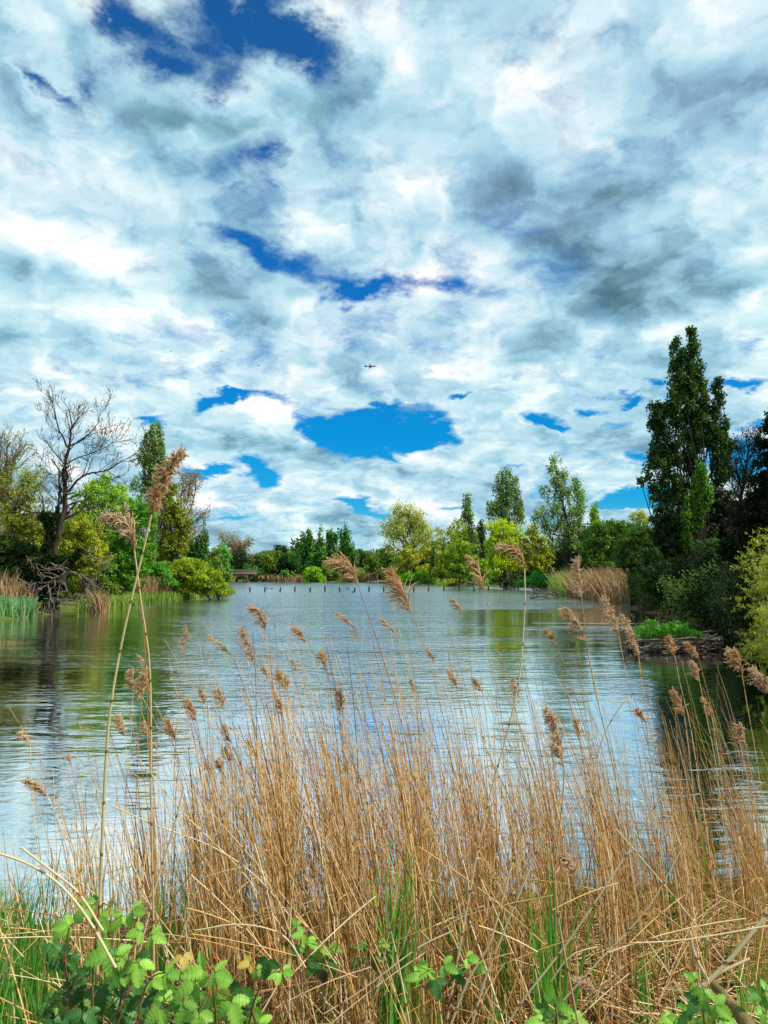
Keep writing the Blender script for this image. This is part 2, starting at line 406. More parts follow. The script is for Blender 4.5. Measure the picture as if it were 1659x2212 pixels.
ys = np.concatenate([np.linspace(-12, 1.9, 10), np.linspace(2, 12, 60), np.geomspace(12.3, 320, 150), np.geomspace(335, 2500, 24)])
ts = np.linspace(-1, 1, 181); ts = np.sign(ts) * np.abs(ts) ** 1.15
X = ts[None] * (np.maximum(ys, 0)[:, None] * 0.95 + 14); Y = np.broadcast_to(ys[:, None], X.shape)
Z = gz(X, Y); nr, nc = X.shape
i = (np.arange(nr - 1) * nc)[:, None]; j = np.arange(nc - 1)[None]
gq = np.stack([i + j, i + j + 1, i + j + 1 + nc, i + j + nc], -1).reshape(-1, 4)
m, N = newmat('ground_soil_and_grass')
co = N.new('ShaderNodeTexCoord').outputs['Object']
shore = N.m('MULTIPLY', N.mr(N.sep(co)[0], 6, 9), N.mr(N.sep(co)[1], 130, 100))
g1 = N.noise(co, 0.6, 6, 0.6).outputs['Fac']; g2 = N.noise(co, 14, 6, 0.7).outputs['Fac']
grass = N.mix(N.mr(g2, .3, .7), (.05, .10, .015, 1), (.14, .20, .03, 1))
soil = N.mix(N.mr(g2, .3, .7), (.035, .022, .012, 1), (.12, .075, .035, 1))
yy = N.sep(co)[1]
p = principled(N, N.mix(N.m('MULTIPLY', N.m('SUBTRACT', 1.0, N.m('MULTIPLY', shore, .85)), N.m('MULTIPLY', N.mr(yy, 10, 20), N.mr(g1, .35, .55))), soil, grass), 0.95, Specular_IOR_Level=0.1)
bp = N.new('ShaderNodeBump'); bp.inputs['Strength'].default_value = 0.7; bp.inputs['Distance'].default_value = 0.05
N.put(bp.inputs['Height'], g2); N.l.new(bp.outputs[0], p.inputs['Normal']); surf(N, p.outputs[0])
tag(MB().add(np.stack([X, Y, Z], -1).reshape(-1, 3), quads=gq).build('ground', m, smooth=True), kind='structure')

m, N = newmat('lake_water')
co = N.new('ShaderNodeTexCoord').outputs['Object']; sx, sy, sz = N.sep(co)[:3]
calm = N.m('MULTIPLY', N.mr(sy, 36, 40, kind='SMOOTHSTEP'), N.mr(sy, 50, 54, 1.0, 0.0, kind='SMOOTHSTEP'))
calm = N.m('MULTIPLY', calm, N.mr(N.m('ADD', sx, N.m('MULTIPLY', N.noise(N.v('MULTIPLY', co, (.12, .5, 1)), 1.0, 3).outputs['Fac'], 8.0)), 5, 11))
patch = N.noise(N.v('MULTIPLY', co, (.05, .16, 1)), 1.0, 4, 0.6).outputs['Fac']
amp = N.mr(patch, .40, .60, 0.16, 0.85, kind='SMOOTHSTEP')
amp = N.m('MULTIPLY', amp, N.m('SUBTRACT', 1.0, N.m('MULTIPLY', calm, 0.9)))
azw = N.m('DIVIDE', sx, N.m('MAXIMUM', sy, 1.0))
openw = N.m('MULTIPLY', N.m('MULTIPLY', N.mr(azw, -.34, -.22, kind='SMOOTHSTEP'), N.mr(azw, .16, .04, kind='SMOOTHSTEP')), N.mr(sy, 11, 17, kind='SMOOTHSTEP'))
openw = N.m('MAXIMUM', openw, N.m('MULTIPLY', N.mr(sy, 53, 60, kind='SMOOTHSTEP'), N.mr(azw, -.45, -.28)))
amp = N.m('MULTIPLY', N.m('ADD', amp, N.m('MULTIPLY', openw, 0.6)), N.m('MULTIPLY_ADD', openw, 2.0, 1.0))
shelter = N.m('MULTIPLY', N.mr(N.m('SUBTRACT', sx, N.m('MULTIPLY', sy, 0.20)), 2.5, 6.0, 1.0, 0.30, kind='SMOOTHSTEP'), N.mr(sy, 6.0, 11.0, 0.40, 1.0))
amp = N.m('MULTIPLY', amp, shelter)
amp = N.m('MULTIPLY', amp, N.mr(sx, -25.5, -18.5, .3, 1.0, kind='SMOOTHSTEP'))
rot = N.new('ShaderNodeMapping'); N.put(rot.inputs[0], co); rot.inputs['Rotation'].default_value = (0, 0, math.radians(12)); rot.inputs['Scale'].default_value = (0.42, 1.0, 1)
w1 = N.noise(rot.outputs[0], 1.3, 2, 0.5, 0.5).outputs['Fac']
rot2 = N.new('ShaderNodeMapping'); N.put(rot2.inputs[0], co); rot2.inputs['Rotation'].default_value = (0, 0, math.radians(-9)); rot2.inputs['Scale'].default_value = (0.35, 1.0, 1)
w2 = N.noise(rot2.outputs[0], 4.0, 2, 0.5, 0.7).outputs['Fac']
w3 = N.noise(rot.outputs[0], 11.0, 2, 0.5, 0.6).outputs['Fac']
hgt = N.m('ADD', N.m('ADD', N.m('MULTIPLY', w1, 0.020), N.m('MULTIPLY', w2, 0.024)), N.m('MULTIPLY', w3, 0.005))
hgt = N.m('MULTIPLY', hgt, amp)
bp = N.new('ShaderNodeBump'); bp.inputs['Strength'].default_value = 1.0; bp.inputs['Distance'].default_value = 1.0; N.put(bp.inputs['Height'], hgt)
fr = N.new('ShaderNodeFresnel'); fr.inputs['IOR'].default_value = 1.55; N.l.new(bp.outputs[0], fr.inputs['Normal'])
gl = N.new('ShaderNodeBsdfGlossy'); gl.inputs['Color'].default_value = (.97, 1, 1, 1); N.put(gl.inputs['Roughness'], N.mr(sy, 8, 120, 0.04, 0.16)); N.l.new(bp.outputs[0], gl.inputs['Normal'])
df = N.new('ShaderNodeBsdfDiffuse'); df.inputs['Color'].default_value = (.03, .06, .05, 1)
mx = N.new('ShaderNodeMixShader'); N.put(mx.inputs[0], N.mr(fr.outputs[0], 0.02, 0.35, 0.80, 1.0)); N.l.new(df.outputs[0], mx.inputs[1]); N.l.new(gl.outputs[0], mx.inputs[2])
surf(N, mx.outputs[0])
tag(MB().add([(-90, 3, 0), (70, 3, 0), (70, 290, 0), (-90, 290, 0)], quads=[(0, 1, 2, 3)]).build('lake_water', m), kind='structure')

# ------------------------------------------------------------------ trees
def crop_left(x, y): return x * .33333, 829.5 + y * .33333          # helpers for coordinates read off enlarged parts of the picture
def crop_far(x, y): return x * .375 + 483.9, y * .375 + 1036.9
def crop_right(x, y): return x * .41667 + 967.8, y * .41667 + 950.5
def crop_tall(x, y): return x * .27348 + 1296.1, y * .27348 + 691.3
def crop_bough(x, y): return x * .16667, 1157.9 + y * .16667
def ident(x, y): return x, y
def upx(cv, pts, D): return np.array([at(*cv(*q[:2]), D + (q[2] if len(q) > 2 else 0)) for q in pts])

def tree(name, label, cat, D, lobes, mat, trunk=None, cv=ident, cov=2.4, leaf=None, bark=None, rad=0.25, clump=0.18, flat=0.85,
         limbs=6, up=0.0, thick=0.75, hang=0.0, group=None, trunk_bottom=True, aspect=0.6, part='crown', twigs=0, rough_in=0.45, sizej=0.35, seed=None):
    """lobes: (cx, cy, rx, ry[, depth shift]) in picture units, given real size at distance D"""
    rng = np.random.default_rng(seed if seed is not None else abs(hash(label)) % 1 + sum(map(ord, label)))
    root = empty(name, label, cat, group)
    k = D / F; leaf = leaf or max(0.10, D * 0.0030)
    sx = (cv(1, 0)[0] - cv(0, 0)[0])
    L = []
    for q in lobes:
        px, py = cv(q[0], q[1]); dd = q[4] if len(q) > 4 else 0.0
        c = at(px, py, D + dd); L.append((c, abs(q[2] * sx) * k, abs(q[3] * sx) * k))
    CC, CR, CT, CO = [], [], [], []
    for c, rx, rz in L:
        ry = rx * thick; rc = max(clump * math.sqrt(rx * rz), leaf * 1.3)
        nC = int(max(6, min(300, 1.5 * (rx * rz) / (rc * rc) * 1.5)))
        v = norm(rng.normal(size=(nC, 3))); r = rng.random(nC) ** (1 / 2.6)
        r = r * (1 + rng.normal(size=nC) * .06)
        o = v * r[:, None]
        CC.append(c + o * [rx, ry, rz]); CR.append(np.full(nC, rc) * rng.uniform(.6, 1.35, nC)); CO.append(norm(v * [1 / rx, 1 / ry, 1 / rz]))
        CT.append(np.clip(rng.normal(.5, .22, nC), 0, 1))
    CC = np.concatenate(CC); CR = np.concatenate(CR); CO = np.concatenate(CO); CT = np.concatenate(CT)
    area = sum(math.pi * a * b for _, a, b in L)
    n = int(min(110000, 2.7 * cov * area / (leaf * leaf * .5 * aspect * 1.2)))
    w = CR ** 2; w = w / w.sum(); idx = rng.choice(len(CC), n, p=w)
    g = np.clip(rng.normal(size=(n, 3)), -1.7, 1.7) * .58
    g[:, 2] *= flat
    if up: g[:, 2] *= 1 + up * 1.6; g[:, :2] *= 1 - .3 * up
    Pn = CC[idx] + g * CR[idx][:, None]
    if hang: Pn[:, 2] -= rng.random(n) ** 1.0 * hang * CR[idx] * 4
    tone = np.clip(CT[idx] + rng.normal(size=n) * .16, 0, 1)
    zmin = gz(Pn[:, 0], Pn[:, 1]) + 0.03
    keep = Pn[:, 2] > np.maximum(zmin, .03); Pn = Pn[keep]; tone = tone[keep]; idx = idx[keep]
    mb = MB(); ax = np.array([0, 0, 1.0]) if (up or hang) else None
    mb.leaves(Pn, leaf * rng.uniform(1 - sizej, 1 + sizej, len(Pn)), bias=norm(CO[idx] + [0, 0, .35]), tone=tone, aspect=aspect, biasw=0.9, axis=ax, axisw=.55 if ax is not None else 0)
    mb.build(part, mat, root)
    # trunk and limbs
    bx, by = cv(*trunk[0][:2]) if trunk else (0, 0)
    if trunk:
        T = upx(cv, trunk, D)
        b = T[0].copy(); b[2] = float(gz(b[0], b[1])) - .15
        if trunk_bottom: T = np.vstack([b, T]) if T[0][2] > b[2] + .3 else T
        S = spline(T, 14); R = rad * (1 - .93 * np.linspace(0, 1, 14) ** .9); R[0] *= 1.35
        tb = MB().tubes(S, R, 8); tb.build('trunk', bark or BARK, root, smooth=True)
        if limbs:
            order = rng.permutation(len(CC))[:limbs * len(L) if len(L) < 12 else limbs * 12]
            Pl, Rl = [], []
            for q in order:
                e = CC[q]; hz = (e[2] - S[0, 2]) / max(S[-1, 2] - S[0, 2], .1)
                a_ = min(max(hz - rng.uniform(.18, .5), .12), .95); s0 = S[int(a_ * 13)]
                mid = s0 + (e - s0) * [.55, .55, .38] + rng.normal(size=3) * .06 * np.linalg.norm(e - s0)
                Pl.append(spline([s0, mid, e], 7)); r0 = rad * (1 - .8 * a_) * .24 * rng.uniform(.5, 1.1)
                Rl.append(r0 * (1 - .8 * np.linspace(0, 1, 7)))
                if twigs:
                    for _ in range(twigs):
                        e2 = e + rng.normal(size=3) * CR[q] * 1.5 + [0, 0, CR[q] * .4]; m0 = Pl[-1][4 if len(Pl[-1]) > 4 else -1]
                        Pl.append(spline([m0, (m0 + e2) / 2 + rng.normal(size=3) * .05 * CR[q], e2], 7)); Rl.append(np.full(7, max(r0 * .25, D * .00022)))
            MB().tubes(np.array(Pl), np.array(Rl), 5).build('limbs', bark or BARK, root, smooth=True)
        base = b
    else:
        c = min(L, key=lambda q: q[0][2])[0]; base = np.array([c[0], c[1], float(gz(c[0], c[1]))])
        if limbs:     # shrub: several stems from the ground
            order = rng.permutation(len(CC))[:limbs * 5]; Pl = []
            for q in order:
                e = CC[q]; s0 = base + [*(rng.normal(size=2) * .25 * L[0][1]), -.05]
                if s0[2] > e[2]: continue
                Pl.append(spline([s0, s0 + (e - s0) * [.4, .4, .6], e], 6))
            if Pl: MB().tubes(np.array(Pl), rad * .25 * np.linspace(1, .3, 6)[None], 5).build('stems', bark or BARK, root, smooth=True)
    return settle(root, base)

def bare_tree(name, label, cat, D, limbs, cv=ident, rad=0.35, depth=3, bark=None, tw=.9, dens=1.0, droop=0.0, buds=None, budn=0, group=None, thickmin=.00028, ang=.75, seed=3, rs=1.0, size=None, spread=1.0, cat_part='branches'):
    """limbs: list of (polyline, r0, r1) drawn after the photo; finer wood grows from them"""
    rng = np.random.default_rng(seed); root = empty(name, label, cat, group); rmin = D * thickmin
    tb = MB(); bb = MB(); tips = []; segs = []
    first = None
    for k_, (pl, r0, r1) in enumerate(limbs):
        r0 *= rs; r1 *= rs
        P = spline(upx(cv, pl, D), 16)
        jit = rng.normal(size=P.shape) * r0 * .25; jit[0] = 0; P = P + jit
        if k_ == 0:
            g0 = float(gz(P[0, 0], P[0, 1])); 
            if P[0, 2] > g0: P[0, 2] = g0 - .1
            first = P[0].copy()
        tb.tubes(P, np.linspace(r0, r1, 16), 8); segs.append((P, r0, r1, 0))
    lvl = segs
    S0 = size or np.linalg.norm(segs[0][0][-1] - segs[0][0][0])
    for L_ in range(depth):
        nxt = []; Pl, Rl = [], []
        for P, r0, r1, _ in lvl:
            ln = np.linalg.norm(np.diff(P, axis=0), axis=1).sum()
            n = int(round(ln / (S0 * (.07, .055, .045, .04)[L_]) * dens)); n = max(n, 2)
            for q in range(n):
                t = rng.uniform(.22 if L_ == 0 else .12, 1.0) if q else 1.0
                i_ = min(int(t * (len(P) - 1)), len(P) - 2); s0 = P[i_]; d0 = norm(P[i_ + 1] - P[i_])
                r = norm(rng.normal(size=3)); perp = norm(np.cross(d0, r))
                a_ = rng.uniform(.35, 1.05) * ang
                d1 = norm(d0 * math.cos(a_) + perp * math.sin(a_) + [0, 0, .10 - droop])
                l1 = min(S0 * (.30, .17, .10, .06)[L_] * rng.uniform(.5, 1.15), ln * .8) * (1.15 - .5 * t) * spread
                e = s0 + d1 * l1; mid = s0 + d1 * l1 * .5 + rng.normal(size=3) * l1 * .14
                e = e + np.array([0, 0, .12 - .5 * droop]) * l1 + rng.normal(size=3) * l1 * .10
                Q_ = spline([s0, mid, e], 7); ra = max((r0 + (r1 - r0) * t) * .5, rmin); rb = max(ra * .4, rmin * .8)
                Pl.append(Q_); Rl.append(np.linspace(ra, rb, 7)); nxt.append((Q_, ra, rb, 0))
        if Pl: bb.tubes(np.array(Pl), np.array(Rl), 4 if L_ < 1 else 3)
        lvl = nxt
    tb.build('trunk', bark or BARK, root, smooth=True); bb.build('branches', bark or BARK, root)
    if buds:
        E = np.array([q[0][-1] for q in lvl] + [q[0][4] for q in lvl]); w = rng.integers(0, len(E), budn)
        C = E[w] + rng.normal(size=(budn, 3)) * D * .0035
        MB().leaves(C, D * .0022 * rng.uniform(.6, 1.3, budn), tone=np.clip(rng.normal(.5, .25, budn), 0, 1)).build('buds', buds, root)
    return settle(root, first)

G_POP = leafmat('leaf_poplar_dark', (.018, .045, .008), (.075, .145, .022))
G_POPB = leafmat('leaf_poplar_mid', (.060, .105, .022), (.20, .29, .075))
G_BRIGHT = leafmat('leaf_fresh_green', (.050, .150, .010), (.16, .34, .030), .4)
G_YELL = leafmat('leaf_yellow_green', (.15, .20, .008), (.42, .45, .030), .42)
G_OLIVE = leafmat('leaf_olive', (.13, .15, .010), (.36, .38, .030))
G_OLIVE2 = leafmat('leaf_olive_green', (.055, .10, .010), (.19, .27, .030))
G_MID = leafmat('leaf_mid_green', (.025, .080, .014), (.09, .20, .030))
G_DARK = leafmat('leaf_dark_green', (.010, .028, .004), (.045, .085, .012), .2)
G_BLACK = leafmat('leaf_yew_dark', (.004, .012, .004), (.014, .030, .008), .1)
G_WILLOW = leafmat('leaf_willow', (.030, .085, .010), (.10, .19, .022), .35)
G_GOLD = leafmat('leaf_golden_willow', (.20, .21, .015), (.46, .45, .06), .42)
G_PALE = leafmat('leaf_pale_yellow', (.26, .27, .05), (.48, .47, .14), .4)
G_BUD = leafmat('leaf_brown_buds', (.14, .09, .035), (.32, .23, .10))
G_HERB = leafmat('leaf_herb_green', (.050, .170, .020), (.20, .42, .06), .4)
G_POPY = leafmat('leaf_young_poplar', (.040, .110, .008), (.12, .26, .020), .4)

CL, CF, CR_, CT_, CB = crop_left, crop_far, crop_right, crop_tall, crop_bough
# ---- left bank
bare_tree('bare_tree', 'tall leafless tree with spreading crown leaning over the ivy covered stump on the left bank', 'tree', 50, [
    ([(335, 1120), (355, 1060), (385, 950), (405, 860), (425, 760), (428, 640), (424, 520)], .42, .24),
    ([(424, 520), (436, 440), (450, 390), (462, 310), (465, 250), (450, 180), (440, 150)], .20, .035),
    ([(436, 410), (405, 340), (378, 290), (362, 210), (348, 150), (342, 115)], .13, .025),
    ([(455, 400), (520, 370), (585, 315), (635, 250), (650, 175)], .11, .025),
    ([(440, 700), (478, 650), (560, 585), (690, 560), (790, 500), (880, 455)], .16, .03),
    ([(428, 520), (500, 480), (590, 450), (700, 400), (765, 360)], .09, .025),
    ([(420, 525), (365, 460), (310, 390), (270, 345)], .09, .02),
    ([(465, 290), (500, 230), (515, 180)], .05, .02),
    ([(436, 790), (520, 760), (600, 820), (660, 880), (740, 965)], .12, .03),
    ([(400, 860), (300, 840), (200, 830), (90, 790), (30, 730)], .12, .03),
    ([(690, 560), (760, 600), (840, 560)], .05, .02), ([(380, 320), (335, 250), (300, 170)], .05, .02),
    ([(465, 640), (440, 560), (350, 590), (260, 520)], .06, .02),
], cv=CL, bark=barkmat('bark_walnut', (.020, .015, .010), (.075, .055, .034)), depth=3, dens=1.35, seed=5, spread=.74, ang=.8, buds=G_BUD, budn=1500, size=11, rs=.52)
bare_tree('bare_tree', 'leafless twiggy tree with pale trunk at the left edge, behind the reeds', 'tree', 60, [
    ([(10, 1000), (15, 850), (12, 700), (40, 560), (50, 450), (70, 380)], .30, .05), ([(20, 700), (80, 560), (110, 450), (150, 380)], .12, .03),
    ([(14, 620), (-30, 500), (-50, 420)], .12, .03), ([(50, 560), (120, 540), (180, 480)], .08, .02), ([(12, 800), (90, 700), (170, 640)], .09, .02)],
    cv=CL, bark=barkmat('bark_twiggy', (.10, .075, .045), (.24, .18, .10)), depth=3, dens=1.5, seed=8, spread=.65, buds=G_OLIVE, budn=1400, size=12)
bare_tree('bare_tree', 'slender branching tree hazed with first olive leaves beside the tall leafless tree', 'tree', 57, [
    ([(88, 1100), (85, 950), (80, 850), (120, 740), (150, 640)], .16, .04), ([(82, 870), (40, 780), (20, 700)], .08, .02), ([(90, 840), (170, 720), (230, 650)], .08, .02),
    ([(86, 930), (200, 860), (280, 800)], .07, .02)], cv=CL, bark=BARK, depth=3, dens=1.3, seed=12, spread=.7, buds=G_OLIVE, budn=6500, size=11)
tree('poplar', 'slim upright poplar rising above the woodland on the left bank', 'tree', 76, [
    (1005, 330, 38, 95), (960, 400, 42, 110), (1030, 400, 40, 110), (930, 490, 38, 90), (985, 500, 50, 130), (1050, 480, 34, 90), (960, 610, 50, 90), (1020, 620, 45, 90),
    (880, 655, 50, 38), (915, 700, 45, 40), (990, 720, 60, 80)], G_POPB, trunk=[(1000, 1250), (1000, 1000), (995, 700), (1000, 480), (1000, 300)], cv=CL, cov=1.5, up=.6, rad=.25, limbs=9, clump=.17)
tree('tree', 'light green tree with feathery top behind the leafless tree on the left', 'tree', 66, [
    (660, 700, 110, 90), (560, 780, 100, 110), (760, 780, 110, 110), (650, 880, 160, 130), (690, 620, 50, 50), (850, 830, 90, 100), (600, 690, 70, 60), (770, 690, 60, 60)],
    G_YELL if False else leafmat('leaf_lime', (.12, .23, .012), (.32, .46, .05), .4), trunk=[(690, 1300), (680, 1000), (660, 700)], cv=CL, cov=1.5, rad=.2, clump=.14, up=.2)
tree('tree', 'olive yellow broad tree with fine twigs between leafless tree and light green tree', 'tree', 58, [
    (480, 960, 110, 140), (560, 1000, 120, 170), (430, 1080, 120, 130), (620, 1100, 100, 140), (320, 950, 110, 120), (540, 1180, 130, 120), (180, 900, 120, 110), (90, 1000, 110, 100), (250, 1040, 110, 90), (60, 860, 100, 90)],
    G_OLIVE, trunk=[(560, 1350), (540, 1150), (520, 920)], cv=CL, cov=1.25, rad=.22, clump=.12, twigs=3, limbs=9)
tree('tree', 'bright green leafy tree behind the two crossed tall reeds', 'tree', 63, [
    (900, 820, 110, 80), (960, 900, 80, 110), (850, 940, 100, 120), (780, 1060, 100, 120), (740, 1170, 90, 110), (900, 1080, 100, 140), (830, 1210, 110, 90), (720, 1050, 60, 70)],
    G_BRIGHT, trunk=[(665, 1380), (660, 1200), (760, 1000), (880, 860)], cv=CL, cov=2.0, rad=.2, clump=.13)
tree('tree', 'dense olive tree right of the bright green tree on the left bank', 'tree', 80, [
    (1080, 720, 60, 80), (1130, 800, 80, 100), (1060, 860, 90, 120), (1160, 920, 90, 110), (1070, 1010, 110, 120), (1000, 1120, 90, 90), (1140, 1060, 90, 80), (1000, 800, 60, 70), (1120, 690, 40, 50)],
    leafmat('leaf_olive_brown', (.10, .12, .012), (.27, .29, .03)), trunk=[(1120, 1300), (1115, 1080), (1100, 800)], cv=CL, cov=2.0, rad=.22, clump=.13, twigs=1)
bare_tree('bare_tree', 'leafless rounded tree with brown buds behind the weeping willow on the left bank', 'tree', 84, [
    ([(1190, 1250), (1165, 1000), (1160, 850), (1175, 720), (1190, 630)], .22, .04), ([(1170, 930), (1230, 820), (1260, 720), (1265, 650)], .10, .03),
    ([(1175, 960), (1250, 900), (1320, 830)], .09, .03), ([(1165, 860), (1220, 740), (1230, 640)], .07, .02), ([(1180, 1000), (1270, 960), (1330, 900)], .07, .02)],
    cv=CL, bark=barkmat('bark_twig_tan', (.14, .10, .06), (.30, .22, .13)), depth=3, dens=1.5, seed=21, spread=.6, buds=G_BUD, budn=4500, size=16, ang=.8)
tree('weeping_willow', 'dark green weeping willow hanging at the right end of the left bank', 'tree', 86, [
    (1300, 985, 42, 60), (1260, 1030, 55, 70), (1320, 1040, 28, 70), (1190, 1040, 60, 60), (1150, 1090, 60, 50), (1285, 1085, 50, 50), (1330, 960, 15, 50)],
    leafmat('leaf_weeping', (.025, .10, .016), (.09, .22, .04)), trunk=[(1260, 1250), (1262, 1100), (1280, 990)], cv=CL, cov=2.4, hang=1.0, rad=.18, clump=.14)
tree('bush', 'round yellow green dome shaped bush at the water end of the left bank', 'bush', 77, [
    (1220, 1230, 150, 95), (1320, 1260, 120, 90), (1130, 1220, 90, 60), (1400, 1320, 90, 60), (1220, 1180, 110, 60), (1440, 1350, 50, 30), (1250, 1310, 130, 50)],
    leafmat('leaf_dome', (.13, .18, .008), (.32, .40, .030), .4), cv=CL, cov=2.3, rad=.15, clump=.11)
tree('bush', 'vivid green bush to the left of the yellow green dome bush', 'bush', 73, [
    (1000, 1230, 110, 70), (920, 1250, 90, 60), (1080, 1270, 80, 50), (1050, 1200, 60, 40)], leafmat('leaf_vivid', (.045, .16, .012), (.14, .36, .04), .4), cv=CL, cov=2.3, rad=.15, clump=.13)
tree('bush', 'low bright green bush at the foot of the bright green tree on the left bank', 'bush', 66, [
    (810, 1260, 90, 50), (740, 1290, 60, 45), (870, 1290, 70, 40)], G_BRIGHT, cv=CL, cov=2.2, rad=.12, clump=.14)
tree('tree', 'slim fresh green tree beyond the dome bush beside the far bridge', 'tree', 112, [
    (1445, 1110, 40, 60), (1470, 1140, 28, 50), (1430, 1180, 45, 50), (1460, 1200, 32, 45), (1440, 1060, 22, 35)], leafmat('leaf_slim', (.06, .19, .03), (.18, .40, .08), .4), trunk=[(1450, 1300), (1448, 1150), (1445, 1060)], cv=CL, cov=1.9, rad=.14, up=.3)
tree('bush', 'olive bush between the dome bush and the slim fresh green tree', 'bush', 96, [
    (1370, 1140, 60, 60), (1410, 1210, 60, 60), (1450, 1270, 50, 50), (1390, 1080, 40, 30), (1340, 1090, 30, 30)], G_OLIVE2, cv=CL, cov=1.9, rad=.12)
tree('tree', 'shadowed olive tree standing low behind the tangle of dead boughs', 'tree', 62, [
    (560, 1270, 110, 80), (460, 1300, 110, 90), (640, 1240, 90, 90), (700, 1330, 80, 60)], G_OLIVE2, trunk=[(655, 1390), (655, 1240), (650, 1120)], cv=CL, cov=2.0, rad=.30, clump=.12)
tree('tree', 'broad mid green tree closing the gap behind the left bank', 'tree', 92, [
    (1080, 1130, 150, 120), (880, 1130, 160, 120), (650, 1050, 180, 140), (400, 1000, 180, 130), (200, 1050, 160, 120)], G_OLIVE2, trunk=[(880, 1300), (880, 1130), (870, 1060)], cv=CL, cov=1.6, rad=.3, clump=.10)
tree('bush', 'dark evergreen bush at the left edge behind the straw coloured reeds', 'bush', 50, [
    (60, 1090, 120, 110), (150, 1130, 110, 120), (30, 1190, 110, 100), (130, 1230, 120, 90), (220, 1290, 90, 90), (-60, 1150, 100, 150), (60, 1300, 150, 90)],
    G_DARK, cv=CL, cov=2.4, rad=.2, clump=.10)
# the ivy covered stump and its dead boughs
tree('ivy_stump', 'dark ivy wrapped stump under the tall leafless tree', 'stump', 49, [
    (315, 870, 55, 50), (320, 960, 40, 80), (300, 1050, 48, 60), (340, 1160, 110, 65), (290, 1200, 120, 70), (400, 1180, 60, 50), (350, 1260, 110, 90), (300, 1340, 80, 80), (330, 1420, 60, 60), (300, 850, 70, 22)],
    G_BLACK, trunk=[(325, 1500), (320, 1300), (318, 1050), (320, 880)], cv=CL, cov=3.2, rad=.5, bark=BARK_DARK, clump=.13, limbs=3, part='ivy')
tree('ivy_bough', 'broken leaning bough wrapped in dark ivy right of the stump', 'bough', 48.6, [
    (520, 1075, 22, 18), (500, 1100, 24, 22), (478, 1125, 26, 24), (455, 1150, 26, 26), (440, 1180, 28, 26), (425, 1215, 30, 26)], G_BLACK,
    trunk=[(395, 1290), (430, 1190), (490, 1110), (540, 1065)], cv=CL, cov=2.6, rad=.28, bark=BARK_DARK, limbs=2, part='ivy', trunk_bottom=False)
BOUGHS = [
    ([(620, 640), (560, 670), (500, 740), (480, 800), (430, 850), (370, 860), (320, 820), (270, 780)], .055, 'pale zigzag dead branch hanging lowest towards the left reeds'),
    ([(620, 640), (540, 680), (460, 700), (380, 720), (310, 700)], .05, 'dead branch sweeping left above the zigzag one'),
    ([(700, 540), (640, 600), (560, 610), (470, 600), (400, 640), (330, 600), (210, 530)], .05, 'long crooked dead branch reaching to the left reeds'),
    ([(860, 460), (790, 520), (700, 545), (620, 520), (530, 520)], .06, 'dead branch arching left from the ivy bough'),
    ([(620, 640), (630, 720), (650, 790), (690, 810), (760, 840), (820, 880), (830, 920)], .05, 'dead branch bent down to the water by the stump'),
    ([(650, 800), (680, 860), (690, 940), (640, 970), (590, 960), (660, 910)], .04, 'looped dead twig dipping into the water'),
    ([(700, 560), (720, 620), (700, 670), (650, 700)], .04, 'short hooked dead branch in the middle of the tangle'),
    ([(740, 590), (830, 590), (870, 640), (910, 720), (950, 790), (1010, 760), (1080, 760), (1130, 790), (1190, 790)], .065, 'thick pale dead limb dropping to the water then turning right'),
    ([(910, 460), (980, 490), (1060, 520), (1140, 560), (1200, 570), (1260, 580)], .06, 'dead branch stretching right from the ivy bough'),
    ([(1010, 500), (1060, 560), (1110, 620), (1150, 680)], .035, 'thin dead branch slanting down to the right'),
    ([(1140, 560), (1200, 630), (1290, 670), (1380, 710), (1450, 740)], .045, 'longest dead branch reaching right over the green rushes'),
    ([(1010, 770), (1080, 820), (1140, 870), (1200, 915)], .04, 'dead twig sloping into the shallow water on the right'),
    ([(1060, 265), (1150, 270), (1280, 300), (1370, 340), (1410, 370)], .06, 'dead branch at mid height pointing right from the broken bough'),
    ([(1285, 310), (1320, 370), (1315, 430), (1260, 490)], .03, 'small hanging white twig at the end of the mid height branch'),
    ([(1090, 180), (1160, 175), (1215, 150)], .045, 'short broken dead snag at the top of the ivy bough'),
    ([(350, 250), (380, 320), (420, 400), (440, 420)], .03, 'thin pale twig in front of the dark bushes'),
    ([(650, 350), (720, 400), (800, 440), (850, 470)], .04, 'dead branch slanting down to the ivy bough from the left'),
    ([(860, 710), (770, 730), (740, 790), (780, 850), (830, 900)], .03, 'curled dead twig left of the thick pale limb'),
    ([(570, 810), (650, 815), (740, 835), (840, 850)], .03, 'low horizontal dead twig just above the dark water'),
    ([(480, 790), (400, 795), (280, 790)], .03, 'thin horizontal dead twig over the iris leaves'),
    ([(540, 380), (560, 410), (640, 430), (730, 420)], .03, 'grey twig crossing the ivy below the leaning trunk'),
]
